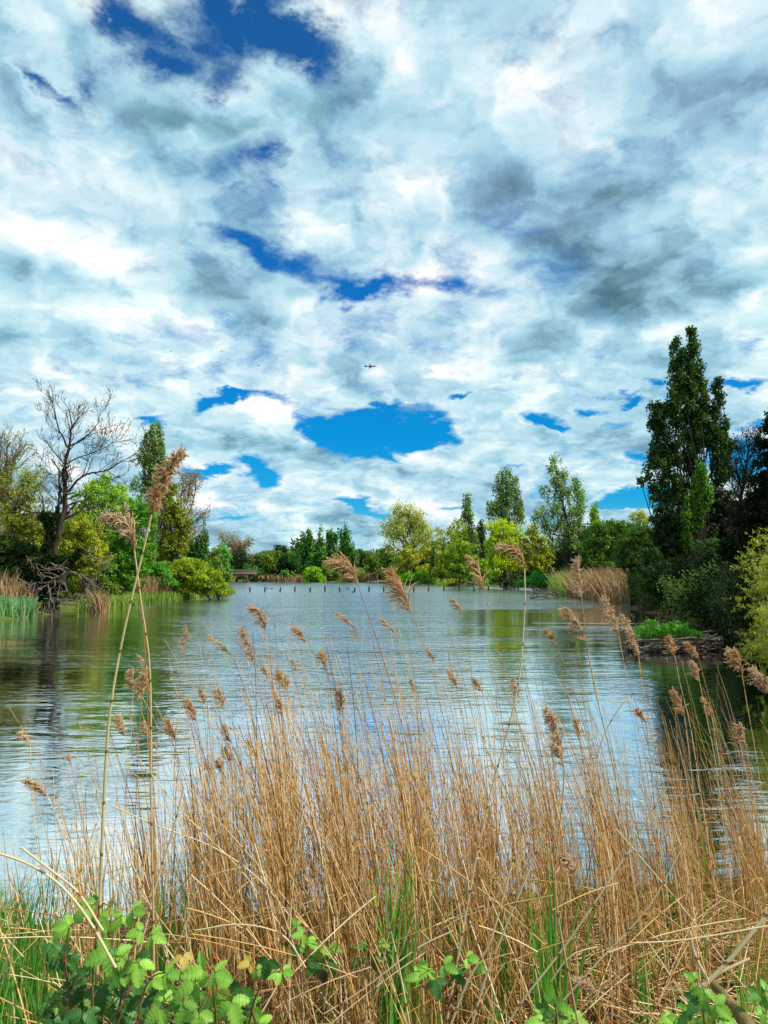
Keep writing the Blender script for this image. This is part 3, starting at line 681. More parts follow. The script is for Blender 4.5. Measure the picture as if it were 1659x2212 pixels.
for n_, (pl, r, lb) in enumerate(BOUGHS):
    r *= .85; rng = np.random.default_rng(40 + n_); D = 46.5 + rng.uniform(-.8, .8)
    P = spline(upx(CB, pl, D), 22); P[:, 1] += np.cumsum(rng.normal(size=22) * .05); P += rng.normal(size=P.shape) * r * .35
    mb = MB().tubes(P, np.linspace(r * 1.2, r * .45, 22), 6)
    Pl, Rl = [], []
    for q in range(int(4 + len(pl) * 1.2)):
        i_ = rng.integers(3, 21); d0 = norm(P[min(i_ + 1, 21)] - P[i_ - 1]); d1 = norm(d0 + rng.normal(size=3) * .8 + [0, 0, .1]); l = rng.uniform(.3, 1.1)
        Pl.append(spline([P[i_], P[i_] + d1 * l * .5 + rng.normal(size=3) * .06, P[i_] + d1 * l + [0, 0, rng.uniform(-.2, .2)]], 6)); Rl.append(np.linspace(r * .5, .012, 6))
    mb.tubes(np.array(Pl), np.array(Rl), 4)
    tag(mb.build('dead_branch', BARK_DEAD, smooth=True), lb, 'branch', 'dead branches around the ivy stump')

# ---- far bank
def ft(label, D, lobes, mat, trunk=None, name='tree', cat='tree', **kw):
    kw.setdefault('group', 'trees on the far bank' if cat == 'tree' else None)
    return tree(name, label, cat, D, lobes, mat, trunk=trunk, cv=kw.pop('cv', CF), rad=kw.pop('rad', D * .0018), **kw)
bare_tree('bare_tree', 'pale brown leafless tree crowning the far bank above the bridge', 'tree', 285, [
    ([(60, 560), (60, 450), (65, 400), (60, 350)], .8, .15), ([(60, 460), (25, 400), (5, 370)], .35, .1), ([(62, 450), (95, 400), (115, 385)], .35, .1)],
    cv=CF, bark=barkmat('bark_twig_tan', (.14, .10, .06), (.3, .22, .13)), depth=3, dens=1.2, seed=31, spread=.75, buds=G_BUD, budn=2600, size=28)
ft('dark round tree above the far bridge', 275, [(95, 470, 52, 55), (70, 500, 40, 50), (120, 510, 35, 45), (90, 530, 60, 30)], G_DARK, [(90, 590), (92, 520), (92, 460)])
ft('small fresh green tree at the right end of the far bridge', 262, [(150, 520, 30, 35), (170, 550, 28, 32), (135, 555, 26, 30)], leafmat('leaf_fresh_far', (.02, .10, .02), (.06, .24, .05)), [(152, 590), (152, 530), (150, 500)])
ft('pale sage coloured bush before the brown roof', 285, [(205, 468, 28, 24), (180, 488, 26, 18), (222, 455, 14, 14)], leafmat('leaf_sage', (.12, .16, .07), (.26, .30, .14)), cat='bush', name='bush')
ft('small dark tree standing right of the brown roof', 290, [(215, 432, 24, 22), (200, 440, 16, 18)], G_MID, [(215, 560), (215, 440)])
ft('broad olive green tree in the middle of the far left wood', 278, [(270, 450, 60, 40), (250, 500, 60, 50), (300, 490, 50, 50), (230, 545, 50, 35), (290, 420, 36, 22)], G_OLIVE2, [(265, 590), (265, 500), (268, 430)])
ft('dark topped tree highest in the far left wood', 282, [(330, 402, 44, 22), (360, 425, 34, 26), (300, 430, 30, 24)], G_DARK, [(330, 585), (330, 480), (330, 400)])
ft('mid green tree left of the four far poplars', 270, [(370, 450, 46, 38), (400, 470, 36, 42), (350, 490, 50, 40), (390, 520, 46, 40)], G_MID, [(375, 590), (372, 500), (370, 430)])
ft('dark shadowy yew between the far willow and the olive green tree', 268, [(335, 505, 36, 44), (310, 545, 34, 34), (420, 545, 40, 40)], G_BLACK, [(335, 590), (335, 500)])
ft('dark willowy undergrowth left of the small drooping willow', 262, [(215, 565, 50, 22), (280, 570, 40, 18)], G_DARK, cat='bush', name='bush')
ft('small round drooping willow left of the far poplars', 260, [(360, 525, 38, 26), (345, 545, 30, 20), (380, 548, 28, 18)], leafmat('leaf_far_willow', (.05, .12, .02), (.14, .26, .05)), [(362, 588), (362, 530)], name='weeping_willow', hang=.6)
for (lb, top, body, D) in [
    ('leftmost and bushiest of the far bank poplars with a double tip', [(455, 345, 14, 46), (490, 335, 19, 48), (478, 390, 34, 40)], [(445, 440, 32, 50), (490, 450, 38, 60), (440, 500, 34, 50), (495, 510, 40, 50)], 262),
    ('second of the far bank poplars with a single slim spire', [(555, 330, 20, 45), (560, 385, 26, 40)], [(558, 440, 32, 50), (560, 490, 34, 40), (535, 400, 16, 20)], 264),
    ('third of the far bank poplars with a ragged split top', [(620, 325, 16, 42), (600, 320, 9, 26), (645, 345, 12, 30), (622, 385, 30, 36)], [(620, 440, 34, 50), (625, 490, 36, 40)], 266),
    ('rightmost and tallest of the far bank poplars with brighter green skirt', [(702, 305, 13, 36), (680, 330, 14, 44), (700, 365, 36, 44)], [(700, 420, 48, 50), (735, 440, 38, 55), (690, 480, 46, 46), (745, 485, 30, 40)], 258)]:
    ft(lb, D, top + body, leafmat('leaf_far_poplar', (.020, .075, .010), (.085, .23, .030)), [(top[0][0] + 5, 590), (body[0][0] + 5, 480), (top[0][0], top[0][1])], name='poplar', up=.8, cov=2.6, clump=.2)
ft('round lime green bush on the far shore in front of the poplars', 252, [(515, 540, 55, 32), (490, 560, 38, 26), (548, 562, 34, 26), (520, 515, 26, 16)], leafmat('leaf_lime_bush', (.12, .24, .008), (.28, .46, .03), .4), cat='bush', name='bush')
ft('olive tree behind the brown plume between far poplars and round willow', 256, [(615, 510, 36, 34), (605, 545, 32, 32), (640, 555, 30, 26)], G_OLIVE2, [(615, 590), (615, 520)])
ft('round yellow green willow right of the far poplars', 246, [(785, 530, 46, 32), (765, 560, 36, 26), (812, 560, 26, 24)], leafmat('leaf_round_willow', (.13, .18, .02), (.30, .36, .07), .4), [(786, 592), (786, 540)], name='weeping_willow', hang=.5)
ft('dark tree just right of the tallest far poplar', 275, [(785, 430, 26, 28), (795, 475, 30, 36), (830, 440, 30, 30)], G_DARK, [(790, 590), (788, 440)])
ft('round green park tree with clear dark trunk beyond the landing', 240, [(860, 450, 45, 40), (845, 490, 40, 36), (880, 485, 40, 40), (860, 520, 46, 24)], G_OLIVE2, [(878, 592), (878, 540), (866, 460)], rad=.3)
ft('broad green tree left of the big pale yellow tree', 232, [(945, 420, 45, 40), (925, 470, 46, 40), (975, 470, 44, 44), (940, 525, 56, 36), (985, 530, 40, 34)], leafmat('leaf_broad_far', (.05, .10, .012), (.15, .24, .03)), [(950, 592), (950, 500), (948, 430)])
r_ = bare_tree('spreading_tree', 'big rounded pale yellow tree with open dark boughs above the far bank', 'tree', 205, [
    ([(1072, 570), (1072, 480), (1068, 420), (1050, 360), (1040, 300)], 1.0, .25), ([(1070, 420), (1100, 370), (1110, 300), (1100, 230)], .45, .12), ([(1060, 400), (1010, 340), (985, 290)], .4, .1),
    ([(1070, 410), (1130, 360), (1165, 340)], .4, .1), ([(1045, 340), (1010, 270), (1000, 220)], .28, .1), ([(1072, 430), (1120, 410), (1150, 400)], .25, .1), ([(1050, 330), (1070, 260), (1060, 210)], .28, .1), ([(1068, 440), (1000, 400), (960, 330)], .22, .08)],
    cv=CF, bark=barkmat('bark_olive', (.06, .05, .02), (.14, .12, .05)), depth=3, dens=1.2, seed=77, spread=.8, size=24, thickmin=.0002, buds=G_PALE, budn=9000)
tree('crown_fill', '', None, 206, [(1050, 215, 52, 40), (1000, 260, 48, 45), (1110, 250, 50, 45), (1150, 290, 42, 46), (975, 300, 38, 34), (1060, 280, 70, 40), (1165, 340, 28, 30), (1030, 190, 26, 22), (960, 265, 24, 20)], G_PALE, cv=CF, cov=1.0, clump=.2, limbs=0)
for o in list(bpy.data.objects):
    if o.name.startswith('crown_fill'):
        ch = o.children[0]; w_ = o.location.copy(); ch.parent = r_; ch.location = -r_.location; ch.name = 'crown'; bpy.data.objects.remove(o)
ft('low golden tree massed under the big pale yellow tree', 200, [(1050, 470, 60, 46), (1110, 450, 60, 46), (1010, 530, 55, 50), (1150, 500, 50, 40), (1060, 400, 36, 26), (1170, 420, 40, 40)], leafmat('leaf_golden_low', (.17, .18, .012), (.42, .40, .05), .4), [(1060, 600), (1062, 520), (1060, 450)], cov=1.9)
ft('bright green low tree at the water below the golden tree', 188, [(1090, 560, 52, 34), (1140, 555, 46, 34), (1050, 575, 40, 24), (1180, 575, 36, 24)], leafmat('leaf_apple', (.07, .18, .008), (.20, .38, .03), .4), cat='bush', name='bush')
ft('slim olive cypress shaped tree right of the golden tree', 196, [(1205, 430, 15, 45), (1207, 490, 18, 50), (1206, 550, 17, 40)], leafmat('leaf_cypress', (.05, .08, .016), (.12, .17, .04)), [(1206, 600), (1206, 440)], up=.8)
ft('sparse pale yellow tree with visible stems behind the cypress shaped tree', 215, [(1240, 300, 36, 24), (1290, 290, 26, 20), (1270, 350, 46, 30), (1320, 360, 40, 40), (1250, 400, 46, 40)], G_PALE, [(1290, 600), (1285, 450), (1255, 320)], cov=.9, twigs=2, limbs=8)
ft('brown olive tree with shaded trunk right of the cypress shaped tree', 186, [(1255, 450, 44, 50), (1250, 520, 42, 50), (1300, 440, 40, 50), (1290, 520, 46, 46)], G_OLIVE, [(1256, 600), (1256, 480)], cov=1.8)
ft('yellow tree with rounded top left of the leaning poplar', 178, [(1345, 250, 38, 26), (1330, 310, 44, 40), (1390, 300, 30, 40), (1350, 380, 50, 46), (1310, 420, 36, 40)], G_YELL, [(1350, 600), (1350, 400), (1345, 280)], cov=1.6)
ft('green leafy tree low at the water left of the leaning poplar', 165, [(1350, 470, 50, 50), (1320, 530, 50, 50), (1390, 520, 46, 50), (1350, 575, 60, 34), (1420, 560, 40, 40)], leafmat('leaf_apple', (.07, .18, .008), (.20, .38, .03)), [(1350, 610), (1350, 500)])
ft('grey brown brushwood bush over the water left of the leaning poplar', 160, [(1330, 590, 40, 22), (1280, 600, 40, 16)], G_OLIVE, cat='bush', name='bush', twigs=3)
# ---- poplars and bright trees right of the middle
C3 = CR_
tree('poplar', 'slim leaning poplar standing before the yellow trees', 'tree', 150, [(100, 300, 14, 34), (95, 350, 26, 44), (112, 400, 28, 48), (122, 450, 24, 44), (132, 510, 20, 50), (140, 560, 18, 40), (85, 395, 16, 30)],
    G_POPB, trunk=[(165, 660), (145, 560), (120, 430), (100, 300)], cv=C3, cov=1.6, up=.6, rad=.3, limbs=7)
tree('poplar', 'small dark spired poplar close to the slim leaning poplar', 'tree', 152, [(176, 440, 12, 32), (172, 490, 16, 44), (176, 550, 18, 50), (180, 610, 20, 40)], G_POP, trunk=[(178, 680), (176, 540), (176, 430)], cv=C3, cov=2.0, up=.6, rad=.22)
tree('poplar', 'broad full poplar rising behind the brightest yellow tree', 'tree', 168, [(300, 180, 24, 44), (285, 230, 40, 52), (330, 230, 30, 50), (270, 290, 38, 50), (330, 300, 46, 60), (240, 350, 38, 44), (300, 370, 60, 54), (365, 340, 26, 50), (370, 400, 26, 36), (225, 390, 26, 26), (310, 430, 60, 40)],
    G_POPB, trunk=[(305, 700), (305, 450), (300, 250), (298, 160)], cv=C3, cov=1.7, up=.5, rad=.4, limbs=8)
tree('tree', 'brightest yellow green tree massed before the broad full poplar', 'tree', 142, [(270, 460, 60, 42), (340, 470, 60, 40), (240, 520, 50, 50), (310, 540, 70, 60), (370, 540, 50, 50), (260, 610, 60, 50), (330, 640, 60, 40), (215, 450, 30, 30)],
    leafmat('leaf_brilliant', (.26, .34, .006), (.56, .62, .02), .45), trunk=[(300, 740), (300, 600), (300, 480)], cv=C3, cov=2.0, rad=.3, clump=.14, up=.2)
tree('tree', 'golden olive tree between brightest yellow tree and the two spired poplar', 'tree', 132, [(430, 480, 46, 46), (470, 530, 50, 50), (420, 560, 50, 60), (460, 620, 60, 50), (520, 590, 40, 50), (400, 650, 50, 40), (500, 660, 50, 40)],
    leafmat('leaf_gold_olive', (.15, .17, .008), (.36, .36, .03), .4), trunk=[(480, 740), (480, 620), (440, 500)], cv=C3, cov=1.8, rad=.25, twigs=1)
tree('tree', 'lime green tree low at the water under the small dark spired poplar', 'tree', 140, [(60, 560, 70, 60), (20, 620, 60, 60), (110, 640, 50, 50), (50, 680, 60, 40), (220, 690, 60, 34), (180, 650, 40, 40)],
    leafmat('leaf_lime2', (.10, .18, .008), (.28, .38, .03)), trunk=[(60, 740), (60, 620)], cv=C3, cov=1.9, rad=.3)
tree('poplar', 'large open poplar with two spires leaning left, dark trunk at the reed bed', 'tree', 116, [
    (560, 105, 26, 38), (545, 170, 38, 50), (590, 190, 36, 56), (560, 250, 44, 56), (610, 290, 40, 60), (660, 230, 28, 40), (680, 290, 40, 60), (690, 360, 34, 60), (640, 370, 46, 56), (500, 280, 34, 34),
    (490, 370, 44, 40), (560, 360, 50, 56), (450, 410, 24, 24), (520, 440, 50, 46), (590, 450, 56, 56), (660, 450, 50, 60), (560, 520, 60, 50), (640, 540, 50, 50)],
    leafmat('leaf_open_poplar', (.08, .13, .03), (.26, .36, .10)), trunk=[(700, 740), (690, 640), (655, 530), (610, 400), (580, 250), (560, 130)], cv=C3, cov=1.15, up=.4, rad=.5, limbs=7, bark=BARK_DARK, clump=.17)
tree('poplar', 'short narrow poplar right of the two spired poplar', 'tree', 132, [(762, 352, 14, 26), (760, 390, 20, 34), (762, 440, 24, 44), (745, 400, 12, 20)], leafmat('leaf_lime2', (.1, .18, .008), (.28, .38, .03)), trunk=[(762, 700), (762, 500), (762, 350)], cv=C3, cov=2.0, up=.6, rad=.2)
tree('tree', 'mid green woodland tree right of the short narrow poplar', 'tree', 106, [(800, 460, 70, 44), (870, 450, 60, 40), (740, 520, 60, 60), (820, 550, 90, 70), (760, 620, 70, 60), (850, 640, 80, 50), (910, 500, 50, 60), (710, 600, 40, 60), (780, 690, 80, 30)],
    leafmat('leaf_wood_right', (.045, .10, .010), (.15, .26, .03)), trunk=[(800, 760), (805, 600), (810, 480)], cv=C3, cov=2.2, rad=.3, clump=.12, twigs=1)
tree('tree', 'pale yellow rounded tree showing over the wood beside the tall dark poplar', 'tree', 150, [(985, 395, 46, 26), (960, 415, 36, 22), (1015, 415, 30, 24)], G_PALE, trunk=[(985, 700), (985, 420)], cv=C3, cov=1.8, rad=.25)
tree('tree', 'deep green tree filling the shade left of the tall dark poplar', 'tree', 88, [(980, 470, 60, 50), (930, 540, 60, 60), (1010, 540, 60, 60), (960, 620, 70, 60), (900, 610, 40, 50), (1020, 650, 60, 70), (950, 700, 60, 40)],
    G_MID, trunk=[(980, 800), (980, 640), (975, 500)], cv=C3, cov=2.3, rad=.3, clump=.12)
tree('bush', 'emerald green bush on the bank left of the right reed bed', 'bush', 118, [(470, 715, 50, 26), (500, 745, 44, 24), (440, 745, 44, 20), (520, 730, 26, 24), (390, 740, 40, 18)], leafmat('leaf_emerald', (.02, .12, .012), (.08, .34, .04), .4), cv=C3, cov=2.4, rad=.2)
tree('bush', 'dark low bush under the brightest yellow tree at the water', 'bush', 126, [(330, 735, 60, 26), (270, 735, 50, 24), (390, 720, 30, 20)], G_DARK, cv=C3, cov=2.4, rad=.2)
bare_tree('dead_snag', 'broken grey trunk stub standing left of the right reed bed', 'trunk', 112, [([(537, 760), (534, 700), (528, 655)], .45, .32)], cv=C3, bark=barkmat('bark_twiggy', (.1, .07, .04), (.24, .18, .1)), depth=1, dens=.25, seed=4, size=4, spread=.4)
# ---- the tall dark poplar and the shaded right bank
T5 = CT_
POP = [(605, 175, 18, 34), (598, 240, 34, 60), (580, 330, 46, 80), (640, 300, 34, 70), (720, 100, 24, 40), (735, 150, 48, 60), (735, 250, 62, 90), (760, 380, 66, 100), (700, 400, 66, 100), (600, 450, 78, 110), (680, 540, 90, 110), (790, 520, 56, 100),
    (590, 610, 80, 100), (430, 700, 46, 50), (500, 720, 74, 80), (400, 800, 56, 50), (480, 850, 82, 90), (600, 760, 90, 100), (720, 700, 90, 110), (830, 660, 62, 110), (800, 820, 92, 110),
    (700, 880, 70, 90), (560, 960, 90, 90), (470, 1000, 70, 90), (460, 1110, 84, 80), (560, 1130, 90, 90), (400, 1160, 50, 40), (345, 1280, 40, 22), (440, 1270, 80, 70), (560, 1280, 100, 90), (480, 1390, 100, 80), (620, 1400, 90, 90),
    (940, 490, 24, 46), (920, 560, 44, 70), (935, 650, 30, 60), (900, 750, 50, 70), (980, 830, 34, 60), (940, 900, 74, 90), (990, 940, 34, 60), (1030, 1000, 30, 46), (960, 1050, 80, 90), (870, 960, 70, 90), (1020, 1160, 46, 60), (940, 1220, 80, 100), (780, 1000, 60, 60), (700, 1060, 70, 90), (760, 900, 60, 90), (720, 780, 60, 90), (740, 1180, 70, 90), (640, 1300, 80, 90)]
tree('poplar', 'tallest dark poplar with several spires dominating the right bank', 'tree', 55, POP, G_POP,
    trunk=[(770, 2200), (760, 1700), (755, 1300), (735, 1000), (705, 700), (720, 400), (735, 120)], cv=T5, cov=3.2, up=.35, rad=.42, limbs=9, bark=BARK_DARK, leaf=.20, clump=.20, aspect=.75, thick=.9)
tree('poplar', 'young bright green columnar poplar in front of the tallest dark poplar', 'tree', 50, [(800, 1170, 40, 36), (800, 1240, 56, 70), (825, 1340, 60, 90), (760, 1340, 40, 80), (800, 1450, 70, 90), (690, 1450, 30, 50), (700, 1540, 56, 80), (760, 1560, 60, 80), (700, 1640, 56, 80), (850, 1420, 36, 80), (690, 1730, 50, 50)],
    G_POPY, trunk=[(770, 2200), (770, 1700), (795, 1200)], cv=T5, cov=2.4, up=.9, rad=.12, leaf=.15, clump=.16)
tree('conifer', 'near black conifer cut off by the right edge of the view', 'tree', 40, [(1345, 740, 50, 60), (1330, 850, 50, 80), (1340, 1000, 90, 90), (1310, 1130, 90, 110), (1290, 1300, 110, 120), (1270, 1460, 120, 120), (1250, 1620, 160, 130), (1200, 1800, 160, 140), (1400, 900, 120, 200), (1430, 1300, 160, 300), (1260, 950, 40, 50)],
    G_BLACK, trunk=[(1330, 2200), (1335, 1500), (1350, 700)], cv=T5, cov=2.6, rad=.35, bark=BARK_DARK, leaf=.15, clump=.13)
bare_tree('bare_tree', 'dark fine twigged tree seen against the sky beside the near black conifer', 'tree', 46, [
    ([(1080, 2000), (1100, 1600), (1120, 1350), (1150, 1150), (1180, 980)], .2, .03), ([(1120, 1350), (1080, 1200), (1060, 1080)], .08, .02), ([(1140, 1200), (1100, 1080), (1090, 1000)], .06, .02), ([(1130, 1300), (1200, 1180), (1220, 1060)], .07, .02), ([(1110, 1420), (1050, 1320), (1040, 1220)], .07, .02), ([(1150, 1150), (1210, 1040), (1230, 950)], .05, .015)],
    cv=T5, bark=BARK_DARK, depth=3, dens=1.7, seed=15, spread=.7, buds=G_BLACK, budn=5200, size=9)
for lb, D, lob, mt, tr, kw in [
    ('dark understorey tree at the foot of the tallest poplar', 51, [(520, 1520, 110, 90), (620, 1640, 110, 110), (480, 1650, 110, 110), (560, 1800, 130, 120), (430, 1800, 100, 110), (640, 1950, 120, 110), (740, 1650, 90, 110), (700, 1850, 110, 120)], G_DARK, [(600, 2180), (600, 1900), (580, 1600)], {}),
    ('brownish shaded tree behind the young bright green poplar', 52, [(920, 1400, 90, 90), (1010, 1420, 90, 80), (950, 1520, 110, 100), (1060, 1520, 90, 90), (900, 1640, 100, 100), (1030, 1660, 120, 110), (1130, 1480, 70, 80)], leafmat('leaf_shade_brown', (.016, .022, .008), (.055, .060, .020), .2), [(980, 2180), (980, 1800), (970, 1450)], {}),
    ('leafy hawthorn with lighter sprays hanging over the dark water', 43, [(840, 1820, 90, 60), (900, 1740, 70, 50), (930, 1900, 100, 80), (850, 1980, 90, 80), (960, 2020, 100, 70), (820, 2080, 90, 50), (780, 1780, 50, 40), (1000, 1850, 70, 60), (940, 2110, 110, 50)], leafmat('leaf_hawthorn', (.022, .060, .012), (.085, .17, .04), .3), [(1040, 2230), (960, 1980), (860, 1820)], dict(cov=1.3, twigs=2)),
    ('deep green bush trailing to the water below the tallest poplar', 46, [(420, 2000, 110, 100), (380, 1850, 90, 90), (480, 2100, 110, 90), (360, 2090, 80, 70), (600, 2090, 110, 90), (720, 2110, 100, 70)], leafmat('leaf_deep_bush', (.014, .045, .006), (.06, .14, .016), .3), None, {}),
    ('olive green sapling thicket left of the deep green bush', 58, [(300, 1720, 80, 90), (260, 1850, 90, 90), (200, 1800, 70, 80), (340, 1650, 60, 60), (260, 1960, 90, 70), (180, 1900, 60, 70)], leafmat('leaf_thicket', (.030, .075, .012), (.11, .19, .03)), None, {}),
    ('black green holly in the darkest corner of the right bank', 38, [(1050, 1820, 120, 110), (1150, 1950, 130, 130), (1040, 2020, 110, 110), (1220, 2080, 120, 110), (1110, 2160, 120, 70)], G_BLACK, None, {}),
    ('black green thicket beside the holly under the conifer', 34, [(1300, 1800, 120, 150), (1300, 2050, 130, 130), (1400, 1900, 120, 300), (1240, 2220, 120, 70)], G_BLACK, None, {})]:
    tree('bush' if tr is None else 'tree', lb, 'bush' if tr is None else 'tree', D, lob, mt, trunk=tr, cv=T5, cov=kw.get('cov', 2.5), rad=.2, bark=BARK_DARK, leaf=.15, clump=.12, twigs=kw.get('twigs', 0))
# unseen bank trees: low ones darken reflections, tall ones are added to shade shrubs
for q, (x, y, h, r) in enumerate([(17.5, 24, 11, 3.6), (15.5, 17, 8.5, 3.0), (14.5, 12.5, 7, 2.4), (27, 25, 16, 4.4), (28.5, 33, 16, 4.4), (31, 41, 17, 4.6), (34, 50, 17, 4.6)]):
    z0 = float(gz(x, y)); root = empty('tree', ['dark bank tree under the conifer beyond the golden willow', 'dark bank tree just outside the golden willow on its right', 'nearest dark bank tree on the right shore', 'tall unseen tree added behind the golden willow to shade the bank', 'tall unseen shade tree added beyond the one behind the golden willow', 'tall unseen shade tree added behind the near black conifer', 'tall unseen shade tree added behind the tallest dark poplar'][q], 'tree')
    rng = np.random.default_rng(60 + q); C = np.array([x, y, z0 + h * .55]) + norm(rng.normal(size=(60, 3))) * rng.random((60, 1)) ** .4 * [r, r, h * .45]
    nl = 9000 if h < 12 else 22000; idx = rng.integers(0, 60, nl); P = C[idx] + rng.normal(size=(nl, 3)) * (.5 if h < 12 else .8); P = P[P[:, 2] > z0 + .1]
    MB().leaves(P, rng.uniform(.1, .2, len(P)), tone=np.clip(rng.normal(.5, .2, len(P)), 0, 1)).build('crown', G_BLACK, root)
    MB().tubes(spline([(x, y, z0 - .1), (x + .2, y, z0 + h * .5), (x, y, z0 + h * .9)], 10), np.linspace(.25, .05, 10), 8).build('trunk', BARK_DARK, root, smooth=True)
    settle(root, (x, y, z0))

# the wood behind the trees one can tell apart reads as one mass
def wood(label, segs, mat, n, leaf, seed):
    rng = np.random.default_rng(seed); P = []; T = []
    for (x0, y0, x1, y1, h, dp) in segs:
        L_ = math.hypot(x1 - x0, y1 - y0); k = max(int(n * L_), 50); nc = max(int(L_ / (h * .22)), 3) * 6
        c = rng.random(nc); hh = h * (.62 + .25 * np.sin(c * 9 + seed) + .13 * np.sin(c * 31 + seed))
        C = np.stack([x0 + (x1 - x0) * c + rng.normal(size=nc) * dp * .3, y0 + (y1 - y0) * c + rng.uniform(-1, 1, nc) * dp, hh * rng.uniform(.12, 1.0, nc)], 1)
        i_ = rng.integers(0, nc, k); P.append(C[i_] + np.clip(rng.normal(size=(k, 3)), -1.5, 1.5) * h * .12); T.append(rng.normal(.5, .2, nc)[i_] + rng.normal(size=k) * .12)
    P = np.concatenate(P); T = np.clip(np.concatenate(T), 0, 1); P[:, 2] += gz(P[:, 0], P[:, 1]); ok = (P[:, 2] > .05) & (lake_sd(P[:, 0], P[:, 1]) > .5)
    tag(MB().leaves(P[ok], rng.uniform(.6, 1.4, ok.sum()) * leaf, tone=T[ok], aspect=.7).build('woodland', mat), label, 'woodland', None, 'stuff')
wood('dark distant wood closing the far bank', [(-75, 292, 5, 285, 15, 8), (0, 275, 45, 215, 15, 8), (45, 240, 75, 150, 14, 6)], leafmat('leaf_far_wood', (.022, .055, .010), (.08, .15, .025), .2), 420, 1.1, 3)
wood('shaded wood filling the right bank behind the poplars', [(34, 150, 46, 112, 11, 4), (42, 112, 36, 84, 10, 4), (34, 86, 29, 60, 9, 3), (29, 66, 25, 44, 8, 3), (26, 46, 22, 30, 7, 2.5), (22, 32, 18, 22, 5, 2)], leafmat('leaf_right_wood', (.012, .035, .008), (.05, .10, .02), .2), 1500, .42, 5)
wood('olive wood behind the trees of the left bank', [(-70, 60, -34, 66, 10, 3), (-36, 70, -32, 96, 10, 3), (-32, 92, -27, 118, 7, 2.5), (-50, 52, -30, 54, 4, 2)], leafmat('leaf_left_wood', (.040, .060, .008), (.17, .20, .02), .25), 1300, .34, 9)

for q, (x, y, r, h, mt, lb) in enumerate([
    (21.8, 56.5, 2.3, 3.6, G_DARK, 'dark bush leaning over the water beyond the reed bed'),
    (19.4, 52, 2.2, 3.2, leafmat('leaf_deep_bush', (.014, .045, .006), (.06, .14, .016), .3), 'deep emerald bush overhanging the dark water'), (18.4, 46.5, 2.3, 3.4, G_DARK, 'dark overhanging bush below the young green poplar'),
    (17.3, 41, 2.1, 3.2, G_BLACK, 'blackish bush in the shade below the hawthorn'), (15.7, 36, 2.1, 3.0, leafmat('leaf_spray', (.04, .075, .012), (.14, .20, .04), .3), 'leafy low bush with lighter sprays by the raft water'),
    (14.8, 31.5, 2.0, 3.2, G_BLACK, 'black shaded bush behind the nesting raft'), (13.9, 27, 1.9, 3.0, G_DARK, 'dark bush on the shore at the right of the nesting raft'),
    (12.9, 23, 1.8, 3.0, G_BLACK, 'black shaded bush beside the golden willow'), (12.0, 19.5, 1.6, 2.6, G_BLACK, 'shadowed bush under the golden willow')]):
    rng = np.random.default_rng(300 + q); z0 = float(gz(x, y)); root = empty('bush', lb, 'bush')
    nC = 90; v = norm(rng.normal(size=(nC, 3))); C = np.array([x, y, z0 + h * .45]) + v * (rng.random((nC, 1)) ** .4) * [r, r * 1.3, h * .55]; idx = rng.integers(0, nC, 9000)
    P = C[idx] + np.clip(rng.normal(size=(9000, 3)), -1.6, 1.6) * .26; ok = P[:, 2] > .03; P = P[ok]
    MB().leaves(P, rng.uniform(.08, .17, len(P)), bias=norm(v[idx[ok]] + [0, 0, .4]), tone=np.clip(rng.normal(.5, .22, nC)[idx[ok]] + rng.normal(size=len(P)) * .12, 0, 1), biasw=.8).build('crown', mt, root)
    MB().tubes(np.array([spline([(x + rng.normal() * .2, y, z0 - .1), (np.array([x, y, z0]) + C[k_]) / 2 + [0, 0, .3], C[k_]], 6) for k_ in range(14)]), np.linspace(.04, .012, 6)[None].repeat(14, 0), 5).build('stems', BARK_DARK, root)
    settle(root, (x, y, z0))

# golden willow close on the right, feathery drooping sprays
gw = empty('golden_willow', 'golden green feathery willow at the right edge beyond the reeds', 'tree'); rng = np.random.default_rng(90); D = 16.5
SH = 62
sprays = [(1640, 1130), (1600, 1175), (1655, 1170), (1590, 1215), (1630, 1220), (1670, 1240), (1585, 1262), (1625, 1270), (1580, 1300), (1640, 1310), (1600, 1330), (1665, 1340), (1605, 1375), (1650, 1385), (1585, 1372), (1612, 1420), (1655, 1430), (1690, 1200), (1700, 1300), (1700, 1400), (1720, 1160), (1640, 1465), (1740, 1260), (1740, 1380), (1655, 1500), (1590, 1400)]
stem_top = [at(1690, 1500, D), at(1700, 1300, D), at(1690, 1150, D)]
b0 = at(1700, 1520, D); b0[2] = float(gz(b0[0], b0[1])) - .1
LP, LT, BP, BR = [], [], [], []
S = spline([b0, at(1695, 1420, D), at(1690, 1280, D), at(1680, 1150, D)], 16)
